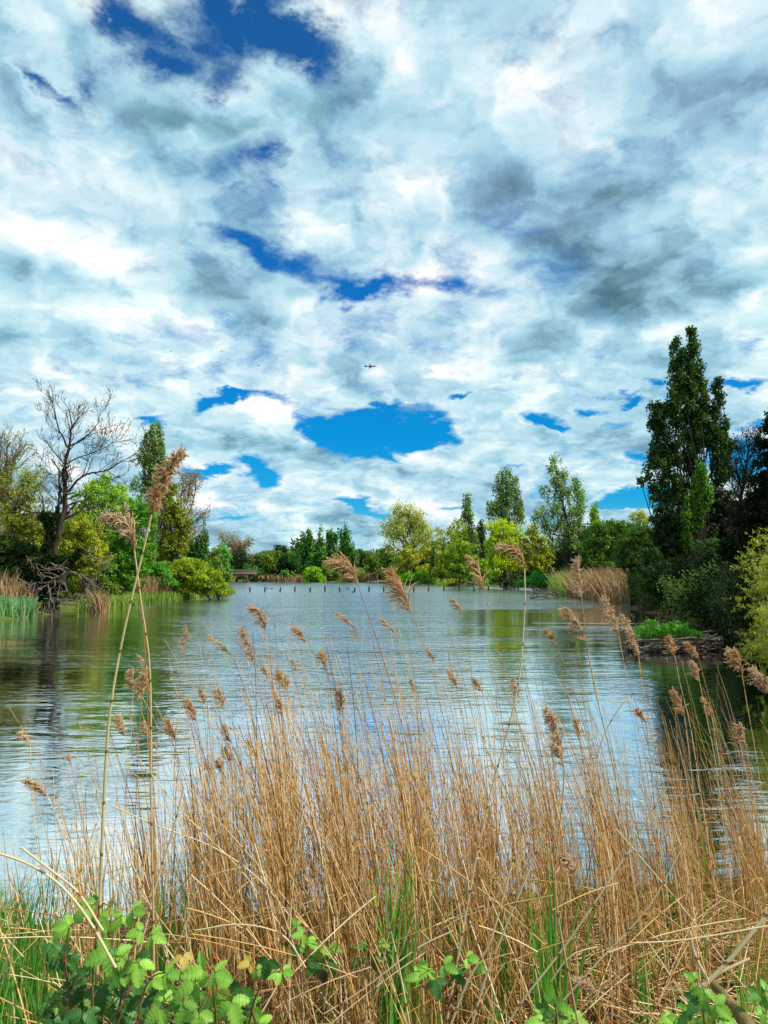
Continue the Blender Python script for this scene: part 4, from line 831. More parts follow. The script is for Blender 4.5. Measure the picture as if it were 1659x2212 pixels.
for k_, (x, y) in enumerate(sprays):
    for rep in range(7):
        e = at(x + SH + rng.normal() * 18, y + rng.normal() * 18, D + rng.normal() * .9); i_ = int(np.clip(rng.uniform(2, 13), 0, 15)); s0 = S[min(i_, 15)]
        if s0[2] > e[2] + .6: s0 = S[max(i_ - 5, 1)]
        P = spline([s0, (s0 + e) / 2 + [0, 0, .22], e + [0.05, 0, .05], e + [-.10, 0, -.16]], 9); BP.append(P); BR.append(np.linspace(.014, .003, 9))
        for _ in range(9):      # side shoots that carry the leaves
            t = rng.integers(4, 9); s1 = P[t]; dr = norm(np.array([rng.normal() * .8 - .35, rng.normal() * .5, rng.uniform(-.35, .75)])); l = rng.uniform(.12, .42)
            Q_ = spline([s1, s1 + dr * l * .6, s1 + dr * l + [0, 0, -.05]], 5); BP.append(np.vstack([Q_, Q_[-1:] + [[0, 0, -.002 * z] for z in range(1, 5)]])); BR.append(np.full(9, .0022))
            m_ = int(l * 66); u = rng.random(m_)[:, None]; LP.append(s1 + (Q_[-1] - s1) * u + rng.normal(size=(m_, 3)) * .022); LT.append(np.clip(rng.normal(rng.normal(.5, .15), .18, m_), 0, 1))
LP = np.concatenate(LP); LT = np.concatenate(LT)
MB().leaves(LP, rng.uniform(.035, .085, len(LP)), tone=LT, aspect=.28, bias=np.array([-.2, -.3, .6]), biasw=.6, axis=np.array([-.5, -.1, .35]), axisw=.45).build('crown', G_GOLD, gw)
MB().tubes(np.array(BP), np.array(BR), 4).build('branches', barkmat('bark_gold_twig', (.20, .17, .05), (.38, .33, .12)), gw)
MB().tubes(S, np.linspace(.10, .03, 16), 8).build('trunk', BARK, gw, smooth=True)
settle(gw, b0)

# ------------------------------------------------------------------ reed beds and rushes on the banks
STRAW_FAR = strawmat('straw_far_reeds', [(0, (.16, .10, .03)), (.5, (.42, .27, .12)), (1, (.66, .46, .26))], nodes_=False)
RUSH = leafmat('rush_green', (.08, .15, .02), (.26, .36, .07), .3)
IRIS = leafmat('iris_leaf', (.06, .16, .06), (.22, .38, .18), .3)
def bed(name, label, cat, poly, n, h, mat, wd, seed, lean=.12, kind='stuff', curve=.1, floor=-.05, bright=None):
    rng = np.random.default_rng(seed); poly = np.asarray(poly, float)
    lo, hi = poly.min(0), poly.max(0); P = []
    while len(P) < n:
        q = rng.uniform(lo, hi); c = False
        for (ax, ay), (bx, by) in zip(poly, np.roll(poly, -1, 0)):
            if (ay > q[1]) != (by > q[1]) and q[0] < (bx - ax) * (q[1] - ay) / (by - ay) + ax: c = not c
        if c: P.append(q)
    P = np.array(P); K = 5; t = np.linspace(0, 1, K); hh = h * rng.uniform(.42, 1.12, n) * (1 + .14 * np.sin(P[:, 0] * 1.7) + .1 * np.sin(P[:, 1] * .9))
    z = np.maximum(gz(P[:, 0], P[:, 1]), floor); ln = rng.normal(size=(n, 2)) * lean
    pts = np.stack([P[:, None, 0] + hh[:, None] * (ln[:, :1] * t + (ln[:, :1] * .8 - curve) * t ** 2), P[:, None, 1] + hh[:, None] * ln[:, 1:] * t, z[:, None] + hh[:, None] * t * (1 - .08 * t)], -1)
    a = rng.uniform(-.9, .9, n); W_ = wd * rng.uniform(.7, 1.3, n)[:, None] * np.array([.8, 1, .9, .65, .12])[None]
    o = MB().ribbons(pts, W_, np.stack([np.cos(a), np.sin(a), 0 * a], 1), tone=np.clip(rng.normal(.5, .24, n), 0, 1)).build(name, mat)
    return tag(o, label, cat, None, kind)
bed('reed_bed', 'golden brown reed bed on the right bank before the woodland', 'reeds', [(21.0, 86), (22.5, 94), (28, 98), (30, 74), (30, 60), (22.6, 58), (21.6, 61), (20.9, 66), (21.2, 72)], 7200, 2.7, STRAW_FAR, .07, 1, lean=.2, curve=.03)
bed('reed_bed', 'greenish reeds at the left end of the right reed bed', 'reeds', [(20.6, 86), (21.5, 96), (24, 104), (26, 98), (23, 88)], 900, 2.8, RUSH, .09, 21)
bed('reed_bed', 'sunlit orange straw reeds at the left edge of the view', 'reeds', [(-28, 44.5), (-23.0, 45.5), (-22.7, 47.0), (-23.2, 49.5), (-28, 52)], 2600, 2.3, STRAW_FAR, .05, 2)
bed('iris_bed', 'blue green iris leaves standing in the water below the left straw reeds', 'irises', [(-27, 41.2), (-22.3, 42.0), (-20.9, 44.6), (-22, 47), (-27, 46)], 2200, 1.15, IRIS, .07, 3, lean=.16)
bed('reed_bed', 'pale brown reeds on the left bank behind the green rushes', 'reeds', [(-23.8, 66), (-21.8, 66), (-21.8, 84), (-23.5, 86)], 3400, 2.3, STRAW_FAR, .055, 4)
bed('reed_bed', 'tuft of brown reeds right of the dead branches', 'reeds', [(-20.6, 52), (-19.6, 52), (-19.9, 54), (-20.9, 54)], 170, 1.9, STRAW_FAR, .05, 5)
bed('rush_bed', 'green rushes fringing the water along the left bank', 'rushes', [(-21.8, 53), (-20.8, 54), (-20.4, 80), (-20.0, 100), (-22, 106), (-22.6, 80), (-22.8, 56)], 5200, 1.0, RUSH, .07, 6)
bed('reed_bed', 'straw reeds on the far shore left of the lime green bush', 'reeds', [(-48, 262), (-20, 253), (-19, 258), (-46, 268)], 2000, 2.4, STRAW_FAR, .35, 7)
bed('reed_bed', 'straw reeds on the far shore behind the curled plume', 'reeds', [(-14, 249.5), (-3, 240), (-2, 245), (-13, 253)], 900, 2.6, STRAW_FAR, .35, 8)
bed('reed_bed', 'low tan reeds at the water below the far fresh green trees', 'reeds', [(8, 209), (22, 160), (24, 162), (11, 212)], 700, 1.6, RUSH, .25, 18)

# ------------------------------------------------------------------ posts, bridge, landing, wading raft, birds, aeroplane
POST = plainmat('post_wet_wood', (.035, .026, .02), .7, .5, 6.0)
WOOD = plainmat('landing_pale_boards', (.62, .50, .36), .8, .3, 3.0)
STONE = plainmat('bridge_stone', (.20, .14, .10), .9, .4, 1.2)
pm = MB(); t_ = np.linspace(0, 1, 8)
a_ = np.linspace(0, 2 * math.pi, 9)[:-1]
pm.lathe([(.02, -.9), (.125, -.9), (.13, -.2), (.135, .3), (.12, .62), (.125, .72), (.10, .76), (.0, .775)], n=9)
post_me = pm.mesh('mooring_post', True); post_me.materials.append(POST)
px = [540, 572, 605, 637, 670, 702, 734, 766, 797, 829, 861, 894, 926, 959, 992, 1024, 1055, 1088, 1120, 1153, 1185]
for q, x in enumerate(px):
    y_ = 1277.6 if q < 12 else 1276.8 - (q - 12) * .3
    D = CAM_H * F / (y_ - 1240.8); p_ = at(x, y_, D)
    o = bpy.data.objects.new('mooring_post', post_me); COL.objects.link(o); o.location = (p_[0], p_[1], 0); rr = random.Random(q)
    o.rotation_euler = (rr.uniform(-.08, .08), rr.uniform(-.12, .12), rr.uniform(0, 6)); o.scale = (.95, .95, rr.uniform(.8, 1.15) * (1 if q < 17 else .7))
    tag(o, 'short dark wooden post standing in the row across the lake' if q < 17 else 'stubbier dark post of the row close to the right bank', 'post', 'posts in a row across the lake' if q < 17 else 'stubby posts by the right bank')

# bridge: two parapets, deck, piers and open arches
br = empty('arched_bridge', 'low brown stone bridge with arches glimpsed beyond the left bank', 'bridge'); D = 252
L0 = at(478, 1228, D)[0]; L1 = at(540, 1228, D)[0]; zd = at(500, 1239, D)[2]
mb = MB(); mb.box(((L0 + L1) / 2, D, zd), (L1 - L0 + 4, 5, .7)); mb.build('deck', STONE, br)
for s_ in (-1, 1):
    mb = MB().box(((L0 + L1) / 2, D + s_ * 2.3, zd + .85), (L1 - L0 + 4, .35, .9)); mb.box(((L0 + L1) / 2, D + s_ * 2.3, zd + 1.36), (L1 - L0 + 4.3, .5, .14)); mb.build('parapet', STONE, br)
for k_ in range(2):
    cx_ = L0 + (L1 - L0) * (k_ + .5) / 2; r_a = (L1 - L0) / 4.5
    th = np.linspace(0, math.pi, 15); mb = MB()
    for yy_ in (D - 2.4, D + 2.4):
        In = np.stack([cx_ + r_a * np.cos(th), np.full(15, yy_), -.4 + (zd - .3) * np.sin(th) ** .6], 1); Ou = In.copy(); Ou[:, 2] = zd - .352; Ou[:, 0] = np.linspace(cx_ + r_a * 1.13, cx_ - r_a * 1.13, 15)
        mb.add(np.vstack([In, Ou]), quads=[(i_, i_ + 1, i_ + 16, i_ + 15) for i_ in range(14)])
    A1 = np.stack([cx_ + r_a * np.cos(th), np.full(15, D - 2.4), -.4 + (zd - .3) * np.sin(th) ** .6], 1); A2 = A1.copy(); A2[:, 1] = D + 2.4
    mb.add(np.vstack([A1, A2]), quads=[(i_, i_ + 1, i_ + 16, i_ + 15) for i_ in range(14)]); mb.build('arch', STONE, br)
settle(br, ((L0 + L1) / 2, D, 0))
# brown building whose roof shows over the far wood
bd = empty('building', 'long brown roofed building showing over the far wood', 'building'); D = 330; A = at(536, 1196, D); B = at(556, 1196, D)
cx_ = (A[0] + B[0]) / 2; w_ = B[0] - A[0] + 2; zt = A[2]
MB().box((cx_, D + 5, (zt - 4) / 2), (w_, 10, zt - 4)).build('wall', plainmat('wall_brown_brick', (.24, .15, .10), .9), bd)
rf = MB(); rf.add([(cx_ - w_ / 2 - .4, D - .6, zt - 4), (cx_ + w_ / 2 + .4, D - .6, zt - 4), (cx_ + w_ / 2 + .4, D + 10.6, zt - 4), (cx_ - w_ / 2 - .4, D + 10.6, zt - 4), (cx_ - w_ / 2, D + 5, zt), (cx_ + w_ / 2, D + 5, zt)],
    quads=[(0, 1, 5, 4), (2, 3, 4, 5), (3, 2, 1, 0)], tris=[(0, 4, 3), (1, 2, 5)]); rf.build('roof', plainmat('roof_brown_tiles', (.18, .10, .06), .9), bd)
settle(bd, (cx_, D + 5, 0))
# landing with low posts
ld = empty('landing_stage', 'pale boarded landing on the far shore right of the round willow', 'landing'); D = 232
x0_ = at(792, 1258, D)[0]; x1_ = at(838, 1258, D)[0]
MB().box(((x0_ + x1_) / 2, D - 1, .46), (x1_ - x0_, 3.2, .16)).build('deck', WOOD, ld)
mb = MB()
MB().box(((x0_ + x1_) / 2, D - 2.63, .22), (x1_ - x0_, .1, .34)).build('fascia', WOOD, ld)
for k_ in range(7):
    MB().box((x0_ + (x1_ - x0_) * (k_ + .3) / 7, D - 2.8, .15), (.3, .25, .9)).build('pile', POST, ld)
settle(ld, ((x0_ + x1_) / 2, D, 0))
for k_, x in enumerate([794, 799, 803, 808, 812]):
    D = 236; p_ = at(x, 1254, D); h_ = [2.2, 1.4, 1.6, 1.3, 1.9][k_]
    mb = MB().lathe([(.02, -.1), (.22, -.1), (.22, h_ * .9), (.15, h_), (0, h_ + .03)], n=8); o = mb.build('bollard', POST, smooth=True)
    o.location = (p_[0], D, float(gz(p_[0], D))); tag(o, 'dark post standing behind the pale landing', 'post', 'dark posts behind the landing')
tag(MB().box((at(850, 1257, 228)[0], 229, .30), (9, 6, .34)).build('grass_bank', plainmat('grass_lit', (.22, .30, .04), .95, .4, 2.0)), kind='structure')

# floating nest raft woven from poles
raft = empty('nesting_raft', 'raft of woven weathered poles moored near the right bank', 'raft'); D = 26.0
RX0 = at(1352, 1400, D)[0]; RX1 = at(1556, 1400, D)[0]; rng = np.random.default_rng(5)
DEAD2 = strawmat('pole_weathered', [(0, (.05, .032, .02)), (.45, (.28, .19, .11)), (1, (.78, .68, .52))], 0.0, False, .8)
cxr = (RX0 + RX1) / 2; hw = (RX1 - RX0) / 2 * 1.06
def rim(u):        # outline of the raft seen from above, u 0..1
    a = u * 2 * math.pi; return np.array([cxr + hw * .93 * math.copysign(abs(math.cos(a)) ** .6, math.cos(a)), D + .75 * math.copysign(abs(math.sin(a)) ** .6, math.sin(a)) + .28 * math.cos(a), 0])
Pl, Rl, Tn = [], [], []
for q in range(250):
    u = rng.random(); l = rng.uniform(.03, .14); lay = rng.random(); z = .03 + lay * (.26 + .14 * math.sin(u * 19))
    a0, a1 = rim(u - l / 2), rim(u + l / 2); z *= .40 + .75 * np.clip((a0[0] - cxr) / hw * .5 + .5, 0, 1) + .15; j_ = rng.normal(size=3) * .05
    P = spline([a0 + [0, 0, z + rng.normal() * .06] + j_, (a0 + a1) / 2 * 1.0 + [0, -.05, z + rng.normal() * .03] + rng.normal(size=3) * .035, a1 + [0, 0, z + rng.normal() * .05] + j_], 6)
    P = P + (P[-1] - P[0]) * rng.uniform(0, .15) * np.linspace(-1, 1, 6)[:, None]
    Pl.append(P); Rl.append(np.full(6, rng.uniform(.010, .026)))
for q in range(120):      # loose ends sticking out of the weave
    u = rng.uniform(.48, 1.02); p_ = rim(u) + [0, -.04, rng.uniform(.08, .42)]; d_ = norm(np.array([rng.normal() * 1.2, -.25, rng.normal() * .42])); l_ = rng.uniform(.12, .40)
    P = spline([p_ - d_ * l_ * .5, p_ + rng.normal(size=3) * .012, p_ + d_ * l_ * .5], 6); Pl.append(P); Rl.append(np.full(6, rng.uniform(.008, .022)))
MB().tubes(np.array(Pl), np.array(Rl), 6, tone=rng.random(len(Pl)) ** 1.2).build('woven_side', DEAD2, raft, smooth=True)
for k_ in range(5):      # dark floats under the left end
    MB().box((cxr - hw * (.98 - k_ * .13), D - .55 - .06 * k_, .05), (.16, .22, .20 + .03 * (k_ % 2)), rz=.2 * k_).build('float', POST, raft)
MB().box((cxr, D, .10), (hw * 1.55, 1.05, .16)).build('platform', POST, raft)
for u in [.03, .12, .38, .5, .56, .62, .70, .78, .88, .96]:
    p_ = rim(u); h_ = rng.uniform(.40, .58)
    MB().tubes([p_ + [0, 0, -.5], p_ + [.02, 0, h_]], [.045, .04], 7).lathe([(.04, h_ - .012), (0, h_)], c=p_ + [.02, 0, 0], n=7).build('stake', POST, raft)
for k_, (u0, u1) in enumerate([(.60, .74), (.72, .86), (.84, .98), (.50, .60)]):
    a0, a1 = rim(u0), rim(u1); MB().tubes([a0 + [-.1, -.06, .38], (a0 + a1) / 2 + [0, -.12, .42 + .05 * (k_ % 2)], a1 + [.15, -.06, .36]], [.035, .035, .03], 7).build('rail', DEAD2, raft, smooth=True)
settle(raft, (cxr, D, 0))
hb = empty('herb_clump', 'lush bright green leafy plants filling the nesting raft', 'plants'); rng = np.random.default_rng(8)
n = 3400; u = rng.uniform(-1, .72, n); P = np.stack([cxr + u * hw * .78, D + rng.uniform(-.45, .5, n), .2 + (.62 - .28 * np.clip(u, 0, 1) - .10 * np.clip(-u - .6, 0, 1)) * rng.random(n) ** .5], 1)
P[:, 2] += (.14 * np.sin(u * 9) + .12 * np.sin(u * 23 + 1) + .10 * np.sin(u * 51)) * P[:, 2]
MB().leaves(P, rng.uniform(.06, .15, n), bias=np.array([0, -.35, .6]), tone=np.clip(rng.normal(.55, .25, n), 0, 1), aspect=.6).build('foliage', G_HERB, hb)
Pl = []
for q in range(60):
    u = rng.uniform(-1, .7); b = np.array([cxr + u * hw * .75, D + rng.uniform(-.4, .4), .18]); Pl.append(spline([b, b + [rng.normal() * .05, 0, .25], b + [rng.normal() * .1, 0, .5]], 5))
MB().tubes(np.array(Pl), np.full((60, 5), .006), 4).build('stems', leafmat('stem_green', (.08, .15, .03), (.16, .24, .06)), hb)
settle(hb, (cxr, D, .18))
Pl, C = [], []
for q in range(46):
    b = np.array([cxr + rng.uniform(-.75, .25) * hw, D + rng.uniform(.3, .7), .2]); h_ = rng.uniform(.6, 1.05); e = b + [rng.normal() * .10, 0, h_]; Pl.append(spline([b, (b + e) / 2 + [rng.normal() * .04, 0, 0], e], 6))
    C += [e + rng.normal(size=3) * .03 - [0, 0, rng.uniform(0, .2)] for _ in range(7)]
wd_ = empty('dry_weed_stems', 'thin dry weed stalks rising behind the green plants on the raft', 'plants')
MB().tubes(np.array(Pl), np.linspace(.007, .003, 6)[None].repeat(46, 0), 4).build('stalks', DEAD2, wd_); MB().leaves(np.array(C), .05, tone=.5).build('seed_heads', STRAW_FAR, wd_); settle(wd_, (cxr, D + .5, .2))

# half sunk dead boughs by the right reed bed
for k_, (pts, lb) in enumerate([([(1145, 1291), (1170, 1288), (1195, 1291), (1212, 1286)], 'half sunk dead branch lying at the tip of the right reed bed'), ([(1178, 1290), (1186, 1280), (1196, 1286), (1210, 1292)], 'crooked dead twig sticking up from the water by the right reed bed'),
        ([(1072, 1268), (1090, 1266), (1110, 1269), (1130, 1267)], 'pale fallen branch at the shore under the yellow tree'), ([(980, 1262), (1000, 1255), (1030, 1262), (1050, 1260)], 'tangled pale driftwood branch below the brown brushwood')]):
    D = [80, 82, 150, 160][k_]; P = spline([at(x, y, D) for x, y in pts], 14); P[:, 2] = np.maximum(P[:, 2], .02) + [0, 0, .6, .6][k_] * 0
    mb = MB().tubes(P, np.linspace(.16, .05, 14) * D / 90, 6); rng = np.random.default_rng(k_)
    Pl = [spline([P[i_], P[i_] + [rng.normal() * .5, 0, .4], P[i_] + [rng.normal() * 1.4, 0, rng.uniform(.3, 1.3)]], 5) for i_ in rng.integers(1, 13, 9)]
    mb.tubes(np.array(Pl), np.linspace(.05, .02, 5)[None].repeat(9, 0) * D / 90, 4); tag(mb.build('driftwood', BARK_DEAD, smooth=True), lb, 'branch')
# thin stakes in the left shallows
for k_, (x, y0_, y1_) in enumerate([(49, 1310, 1338), (79, 1312, 1336), (90, 1310, 1335), (92.5, 1316, 1335), (112, 1318, 1332), (180, 1303, 1320), (205, 1290, 1320)]):
    D = CAM_H * F / (y1_ - 1240.8); a0, a1 = at(x, y1_ + 4, D), at(x + .4, y0_, D)
    tag(MB().tubes([a0, (a0 + a1) / 2, a1], [.03, .03, .026], 6).build('stake', BARK_DEAD), 'thin pale stake standing in the shallows of the left bank', 'stake', 'thin stakes in the left shallows')

# water birds
BIRD = plainmat('bird_dark_plumage', (.02, .02, .022), .6)
for k_, (x, y) in enumerate([(578, 1271.5), (587, 1272), (752, 1273), (798, 1273.5), (763, 1280), (212, 1308)]):
    D = CAM_H * F / (y - 1240.8); c = at(x, y, D); c[2] = 0
    mb = MB().lathe([(0, -.2), (.07, -.15), (.10, -.02), (.085, .1), (.03, .19), (0, .22)], c=(0, 0, .05), n=10, axis='x'); mb.tubes([(-.15, 0, .08), (-.19, 0, .17), (-.22, 0, .22)], [.035, .028, .03], 6); mb.tubes([(-.22, 0, .22), (-.26, 0, .22), (-.31, 0, .21)], [.038, .025, .006], 6)
    o = mb.build('water_bird', BIRD, smooth=True); o.location = c; o.rotation_euler = (0, 0, k_ * .4 - .5); o.scale = (1.2,) * 3
    tag(o, 'small dark water bird swimming on the open lake near the posts' if k_ < 5 else 'small dark water bird swimming under the dead branches of the left bank', 'bird', 'water birds on the lake' if k_ < 5 else None)
for k_, (x, y, lb) in enumerate([(369, 759, 'leftmost of the three specks of birds high in the cloud'), (479, 760, 'middle one of the three specks of birds high in the cloud'), (558, 790, 'lowest and rightmost of the three specks of birds in the cloud')]):
    D = 160; c = at(x, y, D); mb = MB().lathe([(0, -.25), (.06, -.12), (.07, .05), (0, .28)], n=8, axis='x')
    for s_ in (-1, 1): mb.add([(-.08, 0, .02), (.10, 0, .02), (.06, s_ * .3, .12), (-.05, s_ * .3, .12), (-.02, s_ * .62, .04)], quads=[(0, 1, 2, 3)], tris=[(3, 2, 4)])
    o = mb.build('flying_bird', BIRD); o.location = c; o.rotation_euler = (0, 0, 1.0 + k_); tag(o, lb, 'bird')

# airliner, backlit shade put into its grey and blue paint
pl = empty('airliner', 'airliner flying to the right under the clouds', 'aeroplane'); AIR = plainmat('airliner_backlit_grey', (.10, .11, .14), .45, .15); AIRD = plainmat('airliner_backlit_blue', (.03, .035, .06), .45, .15)
MB().lathe([(0, -20), (.5, -19), (1.3, -15), (1.9, -10), (2.0, 10), (1.9, 14), (1.5, 17), (.9, 19), (.35, 20.2), (0, 20.6)], n=14, axis='x').build('fuselage', AIR, pl, smooth=True)
def wingm(r, t, z0, z1, th, y0): 
    P = []
    for (xa, xb, y, z, h) in ((r[0], r[1], y0, z0, th), (t[0], t[1], t[2], z1, th * .35)):
        P += [(xa, y, z), ((xa + xb) / 2, y, z + h), (xb, y, z), ((xa + xb) / 2, y, z - h * .4)]
    return MB().add(P, quads=[(0, 1, 5, 4), (1, 2, 6, 5), (2, 3, 7, 6), (3, 0, 4, 7), (4, 5, 6, 7), (3, 2, 1, 0)])
for s_ in (-1, 1):
    wingm((4.5, -3.5), (-6.5, -8.2, s_ * 18), -1.2, .9, .45, s_ * 1.2).build('wing', AIRD, pl)
    wingm((-15, -18.5), (-18.6, -20, s_ * 7), .4, 1.0, .2, s_ * .5).build('tailplane', AIRD, pl)
    MB().lathe([(.5, -2.2), (.95, -.6), (1.1, 1.2), (1.05, 2.0), (.9, 2.1), (.85, 1.6), (0, 1.2)], c=(2.6, s_ * 6, -2.2), n=12, axis='x').build('engine', AIRD, pl, smooth=True)
MB().add([(-13.5, -.2, 1.4), (-13.5, .2, 1.4), (-19.5, 0, 1.0), (-18.3, -.12, 7.6), (-18.3, .12, 7.6), (-20.8, 0, 7.6)], quads=[(0, 3, 5, 2), (1, 2, 5, 4), (0, 1, 4, 3)], tris=[(3, 4, 5), (0, 2, 1)]).build('tail_fin', AIRD, pl)
D = 2400; c = at(801, 791.5, D); pl.location = c; pl.rotation_euler = (math.radians(-12), math.radians(-5), math.radians(8)); pl.scale = (1, 1, 1)

# the wake a bird leaves across the calm strip
m, N = newmat('wake_ripple'); gl = N.new('ShaderNodeBsdfGlossy'); gl.inputs['Color'].default_value = (.9, .97, 1, 1); gl.inputs['Roughness'].default_value = .15; surf(N, gl.outputs[0])
for (xa, xb, y, lb) in [(1150, 1440, 1344.5, 0), (1180, 1440, 1352, 1)]:
    D0 = CAM_H * F / (y - 1240.8); A = at(xa, y - 2, D0); B = at(xb, y + 2, D0 * .985); n = 60; t = np.linspace(0, 1, n)[:, None]
    C = A + (B - A) * t; C[:, 2] = .004; C[:, 1] += np.sin(t[:, 0] * 40) * .03; w_ = (.055 if lb == 0 else .03) * np.sin(np.pi * t[:, 0]) ** .4 * np.abs(np.sin(t[:, 0] * 23 + lb) + .5 * np.sin(t[:, 0] * 61)) + .004
    V = np.concatenate([C - np.stack([0 * w_, w_ / 2, 0 * w_], 1), C + np.stack([0 * w_, 0 * w_, .010 + 0 * w_], 1), C + np.stack([0 * w_, w_ / 2, 0 * w_], 1)])
    tag(MB().add(V, quads=[(i_, i_ + 1, n + i_ + 1, n + i_) for i_ in range(n - 1)] + [(n + i_, n + i_ + 1, 2 * n + i_ + 1, 2 * n + i_) for i_ in range(n - 1)]).build('water_wake', m, smooth=True), kind='structure')

# ------------------------------------------------------------------ the reeds at the photographer's feet
STEM = strawmat('reed_stem', [(0, (.10, .045, .015)), (.2, (.36, .16, .04)), (.5, (.68, .39, .12)), (.76, (.84, .58, .26)), (1, (.93, .78, .50))])
STEM_PALE = strawmat('reed_stem_pale', [(0, (.50, .34, .15)), (1, (.82, .68, .42))])
STEM_GREEN = strawmat('reed_stem_greenish', [(0, (.40, .34, .11)), (1, (.66, .56, .26))])
PLUME = strawmat('reed_plume', [(0, (.34, .18, .07)), (.5, (.74, .48, .23)), (1, (.92, .74, .48))], .35, False, .8)
PLUME_PALE = strawmat('reed_plume_pale', [(0, (.55, .36, .19)), (1, (.90, .72, .50))], .4, False, .8)

def plume(mb, R_, L, rng, full=1.0, wind=-1.0, width=.30):
    """hair-fine branchlets along the rachis R_ (K,3), streaming to one side"""
    K = len(R_); n = int(64 * full) + 8; t = rng.random(n) ** .85; i_ = t * (K - 1); a = i_.astype(int).clip(0, K - 2); f = (i_ - a)[:, None]
    s0 = R_[a] * (1 - f) + R_[a + 1] * f; T = norm(R_[a + 1] - R_[a])
    l = L * width * 1.2 * (1.25 - .75 * t) * rng.uniform(.55, 1.15, n) * (.45 + .55 * np.minimum(t / .2, 1))
    sd = np.stack([wind * rng.uniform(-.25, 1.25, n), rng.normal(size=n) * .45, rng.normal(size=n) * .22], 1)
    d0 = norm(T * 1.1 + sd * .75 * min(1, full + .4)); d1 = norm(T * .5 + sd * 1.1 + rng.normal(size=(n, 3)) * .22 + [0, 0, -.3])
    u = np.linspace(0, 1, 6)[None, :, None]; P = s0[:, None] + l[:, None, None] * (d0[:, None] * u * (1 - .5 * u) + d1[:, None] * .62 * u ** 2)
    mb.tubes(P, np.array([.0007, .0013, .0016, .0016, .0012, .0005])[None] * rng.uniform(.8, 1.3, (n, 1)), 3, tone=np.clip(rng.normal(.5, .25, n), 0, 1))
    m_ = n * 16; k = rng.integers(0, n, m_); v = rng.uniform(.15, 1, m_); j = (v * 5).astype(int).clip(0, 4); g = (v * 5 - j)[:, None]
    c = P[k, j] * (1 - g) + P[k, j + 1] * g; dd = norm(P[k, j + 1] - P[k, j] + rng.normal(size=(m_, 3)) * (L * .028))
    h = rng.uniform(.005, .015, m_)[:, None]; sv = norm(np.cross(dd, rng.normal(size=(m_, 3)))) * rng.uniform(.0009, .0019, m_)[:, None]
    V = np.stack([c, c + dd * h * .5 + sv, c + dd * h, c + dd * h * .5 - sv], 1)
    mb.add(V.reshape(-1, 3), quads=np.arange(m_ * 4).reshape(-1, 4), tone=np.clip(rng.normal(.55, .28, m_), 0, 1))

def to_ground(P):
    P = [np.array(p) for p in P]; d_ = P[-1] - P[-2]; d_ = d_ / np.linalg.norm(d_)
    if d_[2] > -.3: d_ = norm(d_ + np.array([0, 0, -.8]))
    out_ = P[-1].copy()
    for _ in range(400):
        if out_[2] <= float(gz(out_[0], out_[1])) - .02: break
        out_ = out_ + d_ * .04; d_ = norm(d_ + np.array([0, 0, -.01]))
    return P + [out_]

def plumed(label, D, rach, stem, r=.0030, full=1.0, mat=None, pmat=None, width=.32, group=None, wind=-1, lean=0.0):
    """rach: picture points from the plume's foot to its tip; stem: from the foot down"""
    rng = np.random.default_rng(sum(map(ord, label)) + len(stem)); root = empty('plumed_reed', label, 'reed', group)
    R_ = spline([at(x, y, D) for x, y in rach], 9); L = np.linalg.norm(np.diff(R_, axis=0), axis=1).sum()
    n = len(stem); pts = [R_[0]] + [at(x, y, D + lean * (k_ + 1) / n) for k_, (x, y) in enumerate(stem)]
    S = spline(to_ground(pts), 26)[::-1]
    t = np.linspace(0, 1, 26); S = S + np.stack([np.sin(t * 9 + len(label)) * .0015, 0 * t, 0 * t], 1) * np.minimum(t * 4, 1)[:, None]
    MB().tubes(S, r * (1.15 - .6 * t), 6, tone=[rng.uniform(.25, .9)]).build('stem', mat or STEM, root, smooth=True)
    mb = MB().tubes(R_, np.linspace(r * .5, .0006, 9), 4); plume(mb, R_, L, rng, full, wind, width); mb.build('plume', pmat or PLUME, root)
    return settle(root, S[0])

plumed('tallest reed leaning right, its big upright feathery plume over the left bank trees', 2.35, [(328, 1112), (338, 1082), (350, 1048), (366, 1012), (388, 984)], [(305, 1210), (275, 1330), (252, 1440), (236, 1540), (228, 1640), (222, 1780), (218, 1900), (214, 2010)], r=.0055, full=5.0, mat=STEM_GREEN, width=.27, wind=-.35)
plumed('tall reed with drooping beige plume crossing the tallest reed at the left', 2.5, [(290, 1188), (291, 1165), (282, 1140), (262, 1120), (244, 1116)], [(296, 1230), (305, 1300), (318, 1380), (325, 1450), (327, 1560), (326, 1700), (328, 1850), (330, 1980)], r=.0044, full=2.0, mat=STEM_PALE, pmat=PLUME_PALE, width=.42)
plumed('thin reed tip with a tiny pale plume just behind the drooping beige plume', 2.7, [(284, 1150), (280, 1120), (274, 1092)], [(290, 1190), (298, 1260), (309, 1340), (316, 1440), (322, 1600), (330, 1800)], r=.0022, full=.35, pmat=PLUME_PALE, width=.14)
plumed('reed whose fat brown plume curls left over the far shore reeds', 3.6, [(772, 1262), (766, 1236), (748, 1218), (728, 1214)], [(790, 1315), (808, 1365), (826, 1420), (848, 1490), (872, 1580), (890, 1670), (905, 1780)], full=2.2, width=.62)
plumed('reed with broad brown plume spreading left over the row of posts', 3.7, [(890, 1326), (880, 1298), (864, 1264), (848, 1238)], [(908, 1372), (928, 1432), (945, 1500), (962, 1570), (975, 1650), (985, 1750), (990, 1850)], full=2.1, width=.46)
plumed('reed with narrow brown plume before the leaning poplar', 3.9, [(1046, 1272), (1040, 1248), (1030, 1222), (1017, 1205)], [(1060, 1340), (1078, 1410), (1100, 1480), (1122, 1570), (1140, 1670), (1150, 1790)], full=1.5, width=.34)
